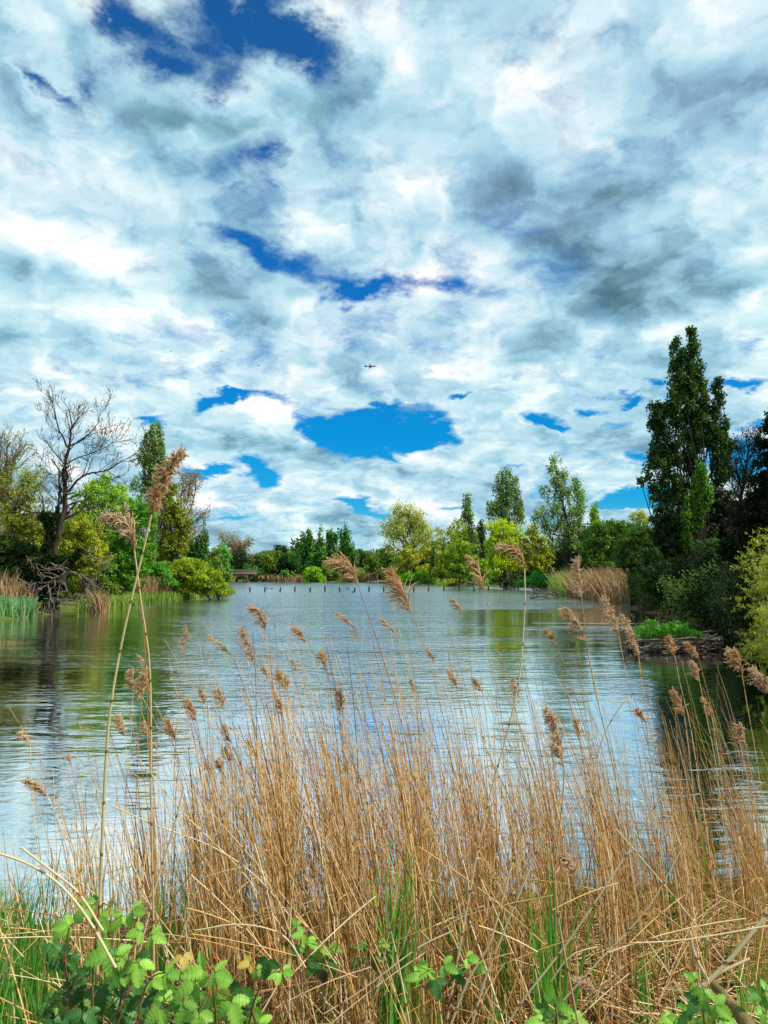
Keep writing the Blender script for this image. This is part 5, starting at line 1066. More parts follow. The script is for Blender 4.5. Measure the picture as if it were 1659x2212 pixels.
plumed('pale stalked reed hooked over at the top with hanging brown plume', 2.9, [(1134, 1228), (1128, 1200), (1112, 1186), (1096, 1184)], [(1135, 1290), (1131, 1370), (1124, 1450), (1108, 1530), (1088, 1610), (1062, 1700), (1040, 1800), (1020, 1900)], r=.0048, full=1.3, mat=STEM_PALE, width=.60)
plumed('reed with ragged pale plume standing before the right reed bed', 3.4, [(1256, 1290), (1256, 1262), (1250, 1238), (1248, 1212)], [(1262, 1350), (1270, 1410), (1285, 1490), (1305, 1570), (1330, 1680), (1350, 1800)], r=.0036, full=1.0, mat=STEM_GREEN, pmat=PLUME_PALE, width=.30)
plumed('reed with striped brown plume, upright, left of centre over open water', 4.1, [(574, 1364), (572, 1342), (563, 1322), (550, 1314)], [(580, 1430), (590, 1510), (596, 1600), (602, 1700), (606, 1820)], full=1.3, width=.50)
plumed('reed with long ragged plume in separate tufts left of the striped one', 4.0, [(549, 1437), (543, 1410), (535, 1385), (524, 1360)], [(560, 1480), (572, 1540), (588, 1620), (600, 1720), (610, 1830)], full=1.1, width=.26)
plumed('reed with small dense plume pointing left between striped plume and curled plume', 4.2, [(660, 1390), (656, 1376), (648, 1364), (637, 1358)], [(676, 1430), (694, 1480), (712, 1540), (732, 1610), (748, 1700), (756, 1800)], full=.9, width=.46)
plumed('bent arching reed carrying three spaced dark tufts at far left of the open water', 4.0, [(505, 1425), (488, 1400), (472, 1386), (456, 1379)], [(522, 1470), (540, 1525), (552, 1600), (560, 1700), (566, 1820)], full=.35, width=.30)
SM = [  # (label, D, foot, tip, stem, fullness, width, pale)
    ('squat bushy plume on a straight stem below the small dense plume', 4.4, (704, 1450), (698, 1412), [(712, 1520), (722, 1610), (730, 1720)], 1.0, .55, 0),
    ('twin tufted plume on a stem left of the squat bushy plume', 4.4, (614, 1490), (606, 1456), [(622, 1560), (632, 1650), (640, 1760)], .9, .55, 0),
    ('plume leaning against the twin tufted one', 4.5, (622, 1492), (620, 1460), [(626, 1560), (640, 1660), (646, 1780)], .6, .35, 0),
    ('tiny plume under the ragged tufted plume', 4.8, (578, 1462), (570, 1440), [(586, 1530), (598, 1620), (606, 1720)], .5, .5, 0),
    ('small plume with a hooked top beside the arching reed', 4.5, (484, 1535), (474, 1492), [(488, 1600), (494, 1680), (500, 1790)], .9, .45, 0),
    ('little plume directly under the hooked topped one', 4.6, (496, 1602), (488, 1572), [(500, 1660), (504, 1740), (508, 1830)], .7, .55, 0),
    ('round fluffy plume lowest of the stack at the left of centre', 4.6, (498, 1650), (490, 1620), [(500, 1700), (504, 1780)], .7, .6, 0),
    ('short plume hanging left of the round fluffy one', 4.7, (484, 1680), (476, 1646), [(488, 1730), (494, 1820)], .7, .5, 0),
    ('small pale wisp plume left of that stack', 4.7, (458, 1672), (448, 1650), [(464, 1730), (474, 1820)], .5, .45, 1),
    ('faint pale plume standing alone over the dark left reflection', 4.4, (399, 1418), (405, 1360), [(390, 1500), (380, 1600), (376, 1700)], .5, .26, 1),
    ('fluffy pair partner plume left of the long tilted plume', 4.0, (424, 1560), (408, 1514), [(434, 1630), (444, 1710), (450, 1800)], .9, .4, 0),
    ('blurry pale plume left above the long tilted plume', 4.3, (444, 1522), (436, 1490), [(454, 1600), (466, 1700), (470, 1800)], .5, .4, 1),
    ('drooping plume with fringe over the ripples right of the crossing reeds', 3.9, (380, 1607), (365, 1560), [(392, 1680), (404, 1760), (412, 1850)], .9, .45, 0),
    ('shaggy brown plume tight against the crossing reed stem', 3.6, (306, 1520), (312, 1462), [(300, 1590), (296, 1690), (292, 1800)], 1.0, .34, 0),
    ('sparse pale plume left of the shaggy one', 3.8, (288, 1498), (284, 1452), [(284, 1580), (276, 1680), (270, 1790)], .8, .36, 1),
    ('wispy curled pale tip above the shaggy plume', 3.7, (320, 1478), (306, 1420), [(326, 1560), (330, 1660), (334, 1780)], .3, .3, 1),
    ('feather plume leaning left between the two crossed tall stems', 3.9, (269, 1590), (256, 1548), [(274, 1660), (270, 1750), (262, 1850)], .9, .45, 1),
    ('stubby plume behind the right crossed stem low down', 4.0, (318, 1592), (312, 1564), [(322, 1660), (330, 1760)], .6, .5, 1),
    ('lone hooked plume at the far left over the ripples', 3.3, (65, 1606), (46, 1584), [(66, 1650), (68, 1720), (78, 1800), (92, 1900), (102, 1980)], .5, .5, 1),
    ('low bushy plume at the far left nearest the water reflections', 3.0, (102, 1722), (66, 1688), [(122, 1760), (142, 1820), (160, 1900), (168, 1990)], 1.1, .42, 0),
    ('broken tip reed with dry wisp left of the tall crossed stems', 3.3, (154, 1650), (150, 1634), [(164, 1700), (180, 1770), (194, 1860)], .25, .5, 1),
    ('plume hanging under a sharply bent stem at the centre of the blue reflection', 4.1, (739, 1540), (736, 1496), [(742, 1600), (748, 1700), (752, 1800)], .8, .38, 0),
    ('airy one sided plume over the right reflections', 3.5, (1268, 1392), (1228, 1318), [(1280, 1450), (1296, 1530), (1316, 1620), (1340, 1740)], 1.2, .36, 1),
    ('thin curved plume right of the broad brown plume', 4.3, (1001, 1334), (980, 1294), [(1012, 1400), (1022, 1480), (1040, 1570), (1050, 1680)], .35, .4, 1),
    ('skeletal plume with a few long hairs left of the broad brown plume', 4.0, (778, 1382), (735, 1324), [(800, 1440), (816, 1510), (832, 1600), (842, 1700)], .3, .4, 1),
    ('skeletal second plume drooping near the broad brown plume', 4.1, (862, 1390), (830, 1340), [(884, 1450), (902, 1520), (922, 1600), (936, 1700)], .25, .4, 1),
    ('slender tapering plume over the dark calm strip', 3.5, (1337, 1372), (1308, 1294), [(1350, 1440), (1368, 1520), (1388, 1620), (1408, 1730)], 1.1, .32, 1),
    ('small reddish plume left of the airy one sided plume', 4.1, (1201, 1392), (1182, 1362), [(1222, 1440), (1246, 1510), (1270, 1600), (1290, 1700)], .7, .4, 0),
    ('thin plume before the left end of the nesting raft', 3.7, (1368, 1380), (1348, 1334), [(1384, 1440), (1402, 1520), (1424, 1610), (1446, 1720)], .5, .3, 1),
    ('blurry pale plume overlapping the raft left end', 3.3, (1380, 1418), (1362, 1360), [(1388, 1480), (1404, 1560), (1424, 1650), (1440, 1760)], .9, .3, 1),
    ('small plume half way along the front of the raft', 3.7, (1457, 1415), (1446, 1378), [(1470, 1480), (1490, 1560), (1506, 1660)], .9, .38, 0),
    ('tilted plume before the right half of the raft', 3.5, (1510, 1424), (1488, 1392), [(1528, 1490), (1546, 1570), (1562, 1670)], 1.0, .42, 0),
    ('open two tier plume below the raft over black water', 3.7, (1512, 1475), (1500, 1436), [(1524, 1540), (1542, 1630), (1556, 1730)], .8, .45, 1),
    ('fat square topped plume right of the raft', 3.1, (1603, 1454), (1585, 1408), [(1614, 1520), (1630, 1610), (1646, 1720)], 1.2, .52, 0),
    ('large shaggy plume cut by the right edge', 3.0, (1664, 1500), (1634, 1450), [(1672, 1580), (1682, 1700)], 1.3, .5, 1),
    ('spiky plume standing against the black water', 3.7, (1478, 1548), (1458, 1496), [(1486, 1610), (1496, 1700), (1504, 1800)], 1.0, .34, 0),
    ('slim dark plume right of the spiky one', 3.9, (1537, 1546), (1522, 1510), [(1548, 1610), (1560, 1700), (1570, 1800)], .6, .3, 0),
    ('ragged double plume low at the right over black water', 3.6, (1612, 1615), (1598, 1570), [(1618, 1680), (1626, 1760), (1632, 1850)], .9, .42, 1),
    ('loose plume at the border of pale and black reflection', 4.0, (1396, 1565), (1378, 1532), [(1404, 1640), (1412, 1720), (1420, 1820)], .7, .4, 0),
    ('slim plume left of the border plume', 4.2, (1252, 1590), (1246, 1556), [(1262, 1660), (1272, 1760)], .5, .35, 0),
    ('small brown plume left of the dark stemmed group at centre right', 4.3, (988, 1486), (974, 1450), [(1000, 1550), (1012, 1640), (1020, 1750)], .7, .4, 0),
    ('diamond shaped small plume right of the centre group', 4.4, (1042, 1498), (1026, 1468), [(1052, 1560), (1062, 1660), (1068, 1770)], .7, .38, 0),
    ('narrow plume hidden among the centre stems', 4.5, (898, 1500), (890, 1470), [(904, 1570), (912, 1670), (916, 1770)], .5, .3, 0),
    ('tiny tuft by the broad plume stem over pale water', 4.4, (940, 1430), (926, 1404), [(948, 1500), (958, 1600), (962, 1700)], .4, .35, 0),
    ('dull plume by the pale hooked reed stalk', 4.1, (1122, 1508), (1110, 1470), [(1136, 1570), (1150, 1660), (1160, 1770)], .6, .35, 1),
    ('plume among stems left of the bent stem', 4.6, (610, 1546), (604, 1512), [(614, 1620), (620, 1720)], .6, .35, 0),
    ('small feather by the left of the centre stems over pale water', 4.7, (640, 1450), (634, 1428), [(648, 1520), (656, 1620), (662, 1720)], .4, .35, 0),
    ('faint blurred plume at mid left of the centre', 4.4, (556, 1640), (538, 1604), [(566, 1700), (574, 1790)], .5, .45, 1),
    ('collapsed low plume among the dense right reeds', 3.3, (1244, 1896), (1222, 1852), [(1262, 1960), (1280, 2050)], .8, .5, 1),
    ('collapsed plume lying in the straw at the bottom right', 2.9, (1290, 2150), (1255, 2116), [(1320, 2170), (1350, 2190)], .9, .5, 1),
]
for lb, D, ft_, tp, st, fu, wi, pale in SM:
    mid = ((ft_[0] + tp[0]) / 2 + (ft_[0] - tp[0]) * .18, (ft_[1] + tp[1]) / 2)
    plumed('dry reed: ' + lb if False else lb, D, [ft_, mid, tp], st, r=.0026, full=fu * 1.2, width=wi * 1.05, pmat=PLUME_PALE if pale else PLUME)
plumed('nearest pale thick reed with long bleached plume at the lower right', 2.3, [(1218, 1660), (1210, 1610), (1200, 1565), (1186, 1536)], [(1216, 1720), (1208, 1800), (1200, 1880), (1204, 1960), (1220, 2060), (1240, 2170), (1252, 2240)], r=.0042, full=1.8, mat=STEM_PALE, pmat=PLUME_PALE, width=.24, wind=-.6)

# --- bare stalks: the 240 that show largest are single reeds, the rest one mass
rng = np.random.default_rng(77)
def height_px(x):      # how high the thick of the reeds reaches, in picture units
    return np.interp(x, [0, 90, 200, 330, 420, 520, 640, 800, 930, 1040, 1150, 1300, 1400, 1500, 1659], [2060, 1900, 1800, 1760, 1720, 1620, 1580, 1610, 1570, 1620, 1670, 1620, 1710, 1690, 1710])
def dens_px(x):
    return np.interp(x, [0, 100, 230, 330, 450, 600, 800, 1000, 1150, 1250, 1659], [.22, .20, .26, .40, .75, 1, 1, 1, .95, .95, 1])
def stalks(n, dlo, dhi, K, spread, rlo, rhi, hj, tmin=0):
    out_ = []
    while sum(len(q) for q in out_) < n:
        x = rng.uniform(-60, 1760, n); x = x[rng.random(n) < dens_px(x)]; out_.append(x)
    px_ = np.concatenate(out_)[:n]; px_ = px_ + 22 * np.sin(px_ * .045) + 12 * np.sin(px_ * .11) + 6 * np.sin(px_ * .31)
    D = rng.uniform(dlo, dhi, n) + np.where(px_ > 1050, np.clip((px_ - 1050) / 600, 0, 1) * rng.uniform(0, 2.0, n), 0)
    X = (px_ - 829.5) / F * D; z0 = np.maximum(gz(X, D), -.25) - .03
    top = height_px(px_) + np.abs(rng.normal(size=n)) ** 1.2 * hj[1] - rng.random(n) ** 3 * hj[0]
    zt = CAM_H - (top - 1240.8) / F * D
    H = np.clip(zt - z0, .35, 2.35)
    l0 = -.015 + rng.normal(size=n) * spread * 1.15; l1 = np.where(px_ > 1150, -.06, -.03) - np.abs(rng.normal(size=n)) * .09 + rng.normal(size=n) * .03
    ly = rng.normal(size=n) * .06; t = np.linspace(0, 1, K)
    P = np.stack([X[:, None] - l0[:, None] * H[:, None] * .35 + H[:, None] * (l0[:, None] * t + l1[:, None] * t ** 2.4), D[:, None] + H[:, None] * ly[:, None] * t, z0[:, None] + H[:, None] * t * (1 - .03 * t)], -1)
    P[:, 1:-1, 0] += rng.normal(size=(n, K - 2)) * .004
    R = rng.uniform(rlo, rhi, n)[:, None] * np.linspace(1.15, .35, K)[None]
    tone = np.clip(rng.normal(.60, .27, n), 0, 1)
    return P, R, tone
P, R, tn = stalks(2500, 3.2, 5.8, 8, .055, .0015, .0036, (330, 90))
mb = MB().tubes(P, R, 4, tone=tn)
P2, R2, tn2 = stalks(380, 4.2, 6.6, 9, .05, .0012, .0024, (120, 150)); mb.tubes(P2, R2, 3, tone=tn2)
# short broken stalks and sheaths low down
P3, R3, tn3 = stalks(1700, 2.7, 5.4, 5, .26, .0013, .0034, (-60, 420)); mb.tubes(P3, R3, 4, tone=tn3 * .85)
# narrow dry leaf blades clinging to the stems
k = rng.integers(0, len(P), 1500); a = rng.integers(1, 6, 1500); s0 = P[k, a]; dr = np.stack([rng.normal(size=1500), rng.normal(size=1500) * .5, rng.uniform(.1, 1.1, 1500)], 1); dr = norm(dr); l = rng.uniform(.06, .22, 1500)[:, None]
tt = np.linspace(0, 1, 5)[None, :, None]; PB = s0[:, None] + dr[:, None] * l[:, None] * tt + np.array([0, 0, -1.0]) * l[:, None] * .7 * tt ** 2
mb.ribbons(PB, np.array([.003, .006, .005, .003, .0006])[None].repeat(1500, 0), rng.normal(size=(1500, 3)), tone=np.clip(rng.normal(.6, .25, 1500), 0, 1))
tag(mb.build('reeds', STEM), 'dense mass of thin dry brown reed stalks along the near bank', 'reeds', None, 'stuff')
P, R, tn = stalks(215, 2.7, 4.6, 14, .07, .0026, .0042, (190, 60))
for q in range(215):
    o = MB().tubes(P[q] - P[q, 0], R[q], 5, tone=[tn[q]]).build('dry_reed', STEM, smooth=True); o.location = P[q, 0]
    tag(o, 'bare dry reed stalk without a plume standing in the foreground reeds', 'reed', 'bare dry reed stalks in the foreground')
# leaning and broken stalks that cross the others: traced one by one
CROSS = [
    (2.1, [(-20, 1838), (60, 1866), (130, 1912), (190, 1985), (250, 2090)], .0040, 'thick pale cane bending down from the left edge'),
    (2.15, [(45, 1830), (110, 1880), (170, 1930), (222, 2010)], .0036, 'second pale cane lying just above the bent thick one'),
    (2.6, [(398, 1700), (372, 1800), (340, 1900), (300, 2060), (272, 2150), (258, 2240)], .0040, 'pale cane leaning right in the lower left'),
    (2.8, [(486, 1560), (540, 1640), (470, 1790), (400, 2000), (360, 2100), (330, 2200)], .0028, 'slanting pale stalk crossing behind the bramble'),
    (3.0, [(220, 1730), (330, 1780), (460, 1830), (560, 1900), (650, 2010)], .0030, 'long stalk fallen to the right across the left reeds'),
    (3.1, [(300, 1640), (400, 1760), (520, 1880), (620, 2020)], .0026, 'straight stalk slanting down right through the left reeds'),
    (2.5, [(1110, 1850), (1060, 2030), (1010, 2120), (960, 2250)], .0036, 'pale stalk leaning right at the lower centre'),
    (2.4, [(1176, 1240 + 560), (1110, 1960), (1050, 2110), (1010, 2250)], .0034, 'bright stalk crossing toward the lower centre'),
    (2.5, [(1440, 1700), (1350, 1850), (1230, 2030), (1130, 2160), (1080, 2240)], .0036, 'longest pale stalk slanting from the upper right to the bottom'),
    (2.6, [(1480, 1820), (1400, 1960), (1290, 2080), (1200, 2180)], .0028, 'slanting stalk parallel to the longest pale one'),
    (2.7, [(1330, 1790), (1450, 1930), (1560, 2070), (1660, 2200)], .0026, 'thin stalk slanting down to the right corner'),
    (2.4, [(1190, 2120), (1240, 2060), (1340, 2040), (1480, 2030), (1660, 2000)], .0026, 'arching fallen stalk at the lower right'),
    (2.35, [(700, 2190), (780, 2140), (900, 2050), (980, 2010)], .0024, 'thin fallen stalk rising to the right at the bottom centre'),
    (2.3, [(420, 2010), (520, 1997), (610, 2020), (660, 2090)], .0024, 'arched pale stalk above the brambles'),
    (2.45, [(780, 1640), (820, 1900), (860, 2080), (890, 2240)], .0030, 'long stalk slanting through the centre reeds'),
    (2.7, [(660, 1720), (640, 1850), (626, 2000), (625, 2200)], .0034, 'straight pale stalk left of the centre'),
    (2.9, [(995, 1640), (940, 1800), (900, 1960), (830, 2150)], .0026, 'reddish stalk leaning right in the centre reeds'),
    (3.7, [(778, 1540), (770, 1502), (757, 1496), (738, 1530), (738, 1540)], .0022, 'sharply bent broken stalk tip over the blue reflection'),
    (3.4, [(1265, 1745), (1300, 1600), (1345, 1520), (1362, 1512), (1370, 1530)], .0026, 'stalk hooked over at the top at the right of the reflections'),
]
for D, pts, r, lb in CROSS:
    S = spline([at(x, y, D) for x, y in pts], 20); o = MB().tubes(S - S[-1], np.linspace(r * .8, r, 20), 7, tone=[.8]).build('fallen_reed', STEM_PALE, smooth=True); o.location = S[-1]; tag(o, lb, 'reed')
# crossing litter stalks
n = 420; x = rng.uniform(-40, 1700, n); y = 2212 - rng.random(n) ** 1.6 * 330; D = rng.uniform(2.45, 4.4, n); C = np.stack([(x - 829.5) / F * D, D, CAM_H - (y - 1240.8) / F * D], 1)
C[:, 2] = np.maximum(C[:, 2], gz(C[:, 0], C[:, 1]) + .03); a = rng.normal(size=n) * .55 + np.where(rng.random(n) < .5, .55, -.55); L = rng.uniform(.2, .75, n); dv = np.stack([np.sin(a), rng.normal(size=n) * .3, np.abs(np.cos(a)) * .7], 1)
t = np.linspace(-.5, .5, 6); P = C[:, None] + dv[:, None] * L[:, None, None] * t[None, :, None]; P[..., 2] += (.02 - .12 * t ** 2 * L[:, None]); P[..., 2] = np.maximum(P[..., 2], gz(P[..., 0], P[..., 1]) + .01)
mb = MB().tubes(P, rng.uniform(.0013, .0028, n)[:, None] * np.ones((1, 6)), 4, tone=np.clip(rng.normal(.75, .2, n), 0, 1))
# straw lying on the ground
n = 6800; X = rng.uniform(-2.6, 3.1, n); Y = rng.uniform(2.2, 4.9, n); wgt = rng.random(n) < np.clip(.55 + X * .3, .35, 1); X = X[wgt]; Y = Y[wgt]; n = len(X)
a = rng.normal(size=n) * .7 + .2; L = rng.uniform(.10, .55, n); t = np.linspace(-.5, .5, 5); st = rng.normal(size=n) * .22
hh = rng.random(n) ** 1.6 * np.where(X > .3, .30, .16)
P = np.stack([X[:, None] + np.cos(a)[:, None] * L[:, None] * t, Y[:, None] + np.sin(a)[:, None] * L[:, None] * t * .8, np.zeros((n, 5))], -1)
P[..., 2] = gz(P[..., 0], P[..., 1]) + .01 + hh[:, None] + st[:, None] * L[:, None] * (t + .0); P[..., 2] = np.maximum(P[..., 2], gz(P[..., 0], P[..., 1]) + .004)
P[:, 1:-1] += rng.normal(size=(n, 3, 3)) * .006
mb.tubes(P, rng.uniform(.0012, .0030, n)[:, None] * np.ones((1, 5)), 4, tone=np.clip(rng.normal(.68, .22, n), 0, 1))
n = 700; X = rng.uniform(-2, 3, n); Y = rng.uniform(2.3, 4.2, n); Z = gz(X, Y) + rng.random(n) * .2; a = rng.uniform(0, 6.28, n); tt = np.linspace(0, 1, 5)[None, :, None]; L = rng.uniform(.06, .22, n)[:, None, None]
dr = np.stack([np.cos(a), np.sin(a), rng.normal(size=n) * .3], 1)[:, None]; mb.ribbons(np.stack([X, Y, Z], 1)[:, None] + dr * L * tt + np.array([0, 0, .3]) * L * (tt - tt ** 2), np.array([.004, .010, .011, .007, .001])[None].repeat(n, 0), np.stack([-np.sin(a), np.cos(a), 0 * a], 1), tone=np.clip(rng.normal(.75, .2, n), 0, 1))
tag(mb.build('straw_litter', STEM), 'tangle of fallen straw and broken stalks covering the near bank', 'straw', None, 'stuff')

# --- fresh green blades
BLADE = leafmat('reed_blade_green', (.035, .13, .02), (.14, .32, .05), .35)
def blades(name, label, cat, D, x0, x1, ytop, n, seed, w=.011, kind=None, group=None, ybase=None, sp=.10, dsp=.35):
    rg = np.random.default_rng(seed); px_ = rg.uniform(x0, x1, n); d_ = D + rg.uniform(-dsp, dsp, n); X = (px_ - 829.5) / F * d_; z0 = np.maximum(gz(X, d_), -.1)
    zt = CAM_H - (ytop + rg.random(n) ** 1.3 * (2150 - ytop) * .55 - 1240.8) / F * d_; H = np.maximum(zt - z0, .15); K = 8; t = np.linspace(0, 1, K)
    la = rg.normal(size=n) * sp; lb_ = rg.normal(size=n) * sp * .9
    Pb = np.stack([X[:, None] + H[:, None] * (la[:, None] * t + lb_[:, None] * t ** 3), d_[:, None] + H[:, None] * rg.normal(size=n)[:, None] * .06 * t, z0[:, None] + H[:, None] * t * (1 - .06 * t * t)], -1)
    an = rg.uniform(-1.1, 1.1, n); Wd = w * rg.uniform(.6, 1.25, n)[:, None] * np.array([.6, .85, 1, 1, .9, .7, .4, .04])[None]
    o = MB().ribbons(Pb - [X.mean(), D, z0.mean()], Wd, np.stack([np.cos(an), np.sin(an), 0 * an], 1), tone=np.clip(rg.normal(.5, .25, n), 0, 1)).build(name, BLADE); o.location = (X.mean(), D, z0.mean())
    return tag(o, label, cat, group, kind)
blades('green_blades', 'thick stand of fresh green reed blades at the lower left corner', 'grass', 3.9, -60, 125, 1850, 330, 1, kind='stuff', dsp=.9)
blades('green_blades', 'sparser green reed blades at the bottom of the left edge', 'grass', 3.1, -40, 190, 1960, 170, 14, kind='stuff', dsp=.5, w=.009)
for k_, (D, x0, x1, yt, n, lb) in enumerate([
    (3.05, 822, 872, 1740, 40, 'tall tuft of dark green blades in the centre of the reeds'), (3.1, 1146, 1190, 1790, 30, 'tuft of green blades right of the pale hooked reed stalk'),
    (3.6, 1062, 1090, 1850, 16, 'small green tuft between centre stems and the pale stalk'), (3.4, 1160, 1180, 1990, 10, 'low green tuft at the lower centre right'),
    (3.5, 1350, 1385, 1960, 12, 'green tuft in the brown reeds at the lower right'), (3.2, 1560, 1600, 1990, 12, 'green tuft near the fallen log'), (3.6, 368, 392, 1830, 16, 'green tuft left of the dense stems'),
    (3.5, 250, 285, 1860, 12, 'green tuft behind the top of the bramble'), (3.0, 905, 935, 2080, 12, 'short green tuft at the bottom centre'), (3.0, 1040, 1065, 2040, 10, 'short narrow green tuft right of the bottom centre'),
    (3.7, 975, 1000, 1850, 12, 'thin green tuft left of the hooked reed'), (5.2, 1480, 1500, 1690, 10, 'green tuft against the black water'), (3.3, 1620, 1659, 2050, 14, 'green tuft at the lower right corner')]):
    blades('blade_tuft', lb, 'grass', D, x0, x1, yt, n, 100 + k_, w=.014, group='tufts of green blades among the reeds', sp=.06, dsp=.12)
px_all = rng.uniform(300, 1659, 420)
def greens():
    rg = np.random.default_rng(5); n = 520; px_ = rg.uniform(60, 1700, n); d_ = rg.uniform(3.0, 5.8, n); X = (px_ - 829.5) / F * d_; z0 = np.maximum(gz(X, d_), -.1); H = rg.uniform(.25, .75, n); K = 7; t = np.linspace(0, 1, K)
    Pb = np.stack([X[:, None] + H[:, None] * rg.normal(size=(n, 1)) * .14 * t ** 1.6, d_[:, None] + 0 * t, z0[:, None] + H[:, None] * t], -1); an = rg.uniform(-1.2, 1.2, n)
    tag(MB().ribbons(Pb, .008 * rg.uniform(.5, 1.2, n)[:, None] * np.array([.7, .9, 1, .9, .7, .4, .04])[None], np.stack([np.cos(an), np.sin(an), 0 * an], 1), tone=np.clip(rg.normal(.5, .25, n), 0, 1)).build('grass', BLADE), 'scattered green shoots low among the dry reeds', 'grass', None, 'stuff')
greens()

# --- brambles
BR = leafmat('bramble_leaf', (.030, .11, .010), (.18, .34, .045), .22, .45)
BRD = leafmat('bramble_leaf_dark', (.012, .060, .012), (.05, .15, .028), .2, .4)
BRY = leafmat('bramble_leaf_yellow', (.22, .15, .03), (.34, .28, .06), .3, .45)
CANE = barkmat('bramble_cane', (.10, .035, .025), (.22, .12, .05), 20.0)
def leaflet(mb, base, dirv, nrm, L, wf, tone, rg):
    """one toothed leaflet with folded midrib and raised veins"""
    K = 23; t = np.linspace(0, 1, K); w = L * wf * .5 * (t + .004) ** .55 * (1 - t) ** .75 / .545; w[0] = L * .01; w[-1] = 0
    saw = 1 + .11 * np.where(np.arange(K) % 2, 1, -1) + .10 * np.where((np.arange(K) // 2) % 2, 1, -1) * (t > .05) * (t < .97); d_ = norm(dirv); n_ = norm(nrm - d_ * (nrm @ d_)); s_ = np.cross(d_, n_)
    curl = -.42 * L * t ** 2 * rg.uniform(.2, 1.4); vein = .020 * L * np.where((np.arange(K) // 2) % 2, 1, -1); s_ = norm(s_ + n_ * rg.normal() * .15); rows = []
    for side, f in ((-1, 1.0), (-1, .5), (0, 0), (1, .5), (1, 1.0)):
        ww = w * f * (saw if f == 1 else 1) * side; z = curl + (.35 * w * f if f < 1 else .30 * w) + (vein * (.5 if f == .5 else 0 if f == 0 else -.3)) - (.12 * L * (f == 1) * (w / (L * .5)) ** 2)
        rows.append(base + d_ * (L * t)[:, None] + s_ * ww[:, None] + n_ * z[:, None] + d_ * ((L * .05) * f * saw)[:, None] * (t < .97)[:, None] * (f > 0))
    V = np.stack(rows, 1).reshape(-1, 3); Q = [(i_ * 5 + j_, i_ * 5 + j_ + 1, (i_ + 1) * 5 + j_ + 1, (i_ + 1) * 5 + j_) for i_ in range(K - 1) for j_ in range(4)]
    mb.add(V, quads=Q, tone=np.clip(tone + np.repeat(np.where((np.arange(K - 1) // 2) % 2, .05, -.04), 4) + np.tile([-.05, .08, .06, -.06], K - 1) + .12 * np.repeat(rg.normal(size=K - 1) * .4, 4), 0, 1))
def bramble(label, D, leaves_, canes, seed, size=.052):
    rg = np.random.default_rng(seed); root = empty('bramble', label, 'bramble'); mbs = {'l': MB(), 'd': MB(), 'y': MB()}; st = MB(); cp = []
    for c_ in canes:
        S = spline([at(x, y, D + (q[0] if q else 0)) for x, y, *q in c_], 16); st.tubes(S, np.linspace(.0040, .0018, 16), 6); cp.append(S)
    AP = np.concatenate(cp)
    for (x, y, s_, ang, kind, *dd) in leaves_:
        Dl = D + (dd[0] if dd else rg.uniform(-.12, .10)); c = at(x, y, Dl); L = size * s_; a = math.radians(ang)
        d_ = norm(np.array([math.cos(a), -.45 + rg.normal() * .2, math.sin(a) * .75])); n_ = norm(np.array([rg.normal() * .30, -.75, .75 + rg.normal() * .2]))
        s0 = AP[np.argmin(np.linalg.norm(AP - c, axis=1))]; st.tubes(spline([s0, (s0 + c) / 2 + [0, 0, .01], c], 6), .0011, 4)
        sd = norm(np.cross(d_, n_)); tone = float(np.clip(rg.normal(.6, .22), 0, 1)); mb = mbs[kind]
        leaflet(mb, c, d_, n_, L, .86, tone, rg)
        for s2 in (-1, 1): leaflet(mb, c - d_ * L * .03, norm(d_ * .28 + sd * s2 * 1.0 + [0, 0, -.05]), n_ + sd * s2 * .25, L * .78, .80, np.clip(tone + rg.normal() * .1, 0, 1), rg)
    st.build('cane', CANE, root, smooth=True)
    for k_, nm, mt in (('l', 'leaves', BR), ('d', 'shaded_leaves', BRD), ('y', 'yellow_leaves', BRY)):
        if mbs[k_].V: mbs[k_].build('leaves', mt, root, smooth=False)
    return settle(root, AP[np.argmin(AP[:, 2])])
rg = np.random.default_rng(12)
def cluster(n, x0, x1, y0, y1, kinds='l', s=(.8, 1.25), dd=(-.15, .15)):
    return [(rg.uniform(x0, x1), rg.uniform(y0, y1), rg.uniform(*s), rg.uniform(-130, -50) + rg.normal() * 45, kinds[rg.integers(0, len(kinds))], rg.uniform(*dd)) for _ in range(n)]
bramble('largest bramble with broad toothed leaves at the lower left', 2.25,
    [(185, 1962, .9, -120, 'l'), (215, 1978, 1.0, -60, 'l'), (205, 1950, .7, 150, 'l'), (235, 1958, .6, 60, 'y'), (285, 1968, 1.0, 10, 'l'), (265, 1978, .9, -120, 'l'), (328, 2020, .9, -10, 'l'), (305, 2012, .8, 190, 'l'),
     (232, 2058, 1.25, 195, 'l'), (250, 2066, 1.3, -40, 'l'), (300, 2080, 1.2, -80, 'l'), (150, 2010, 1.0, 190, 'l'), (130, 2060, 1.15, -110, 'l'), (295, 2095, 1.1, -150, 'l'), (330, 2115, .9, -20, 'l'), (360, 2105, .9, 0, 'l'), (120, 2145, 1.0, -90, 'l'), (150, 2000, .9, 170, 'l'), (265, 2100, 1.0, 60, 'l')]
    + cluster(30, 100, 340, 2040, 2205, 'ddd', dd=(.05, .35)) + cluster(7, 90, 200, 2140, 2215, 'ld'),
    [[(205, 2260), (200, 2150), (205, 2050), (215, 1960)], [(250, 2260), (262, 2150), (285, 2050), (325, 2010)], [(170, 2260), (150, 2150), (140, 2060), (150, 2005)], [(290, 2260), (305, 2160), (330, 2110), (365, 2100)]], 1)
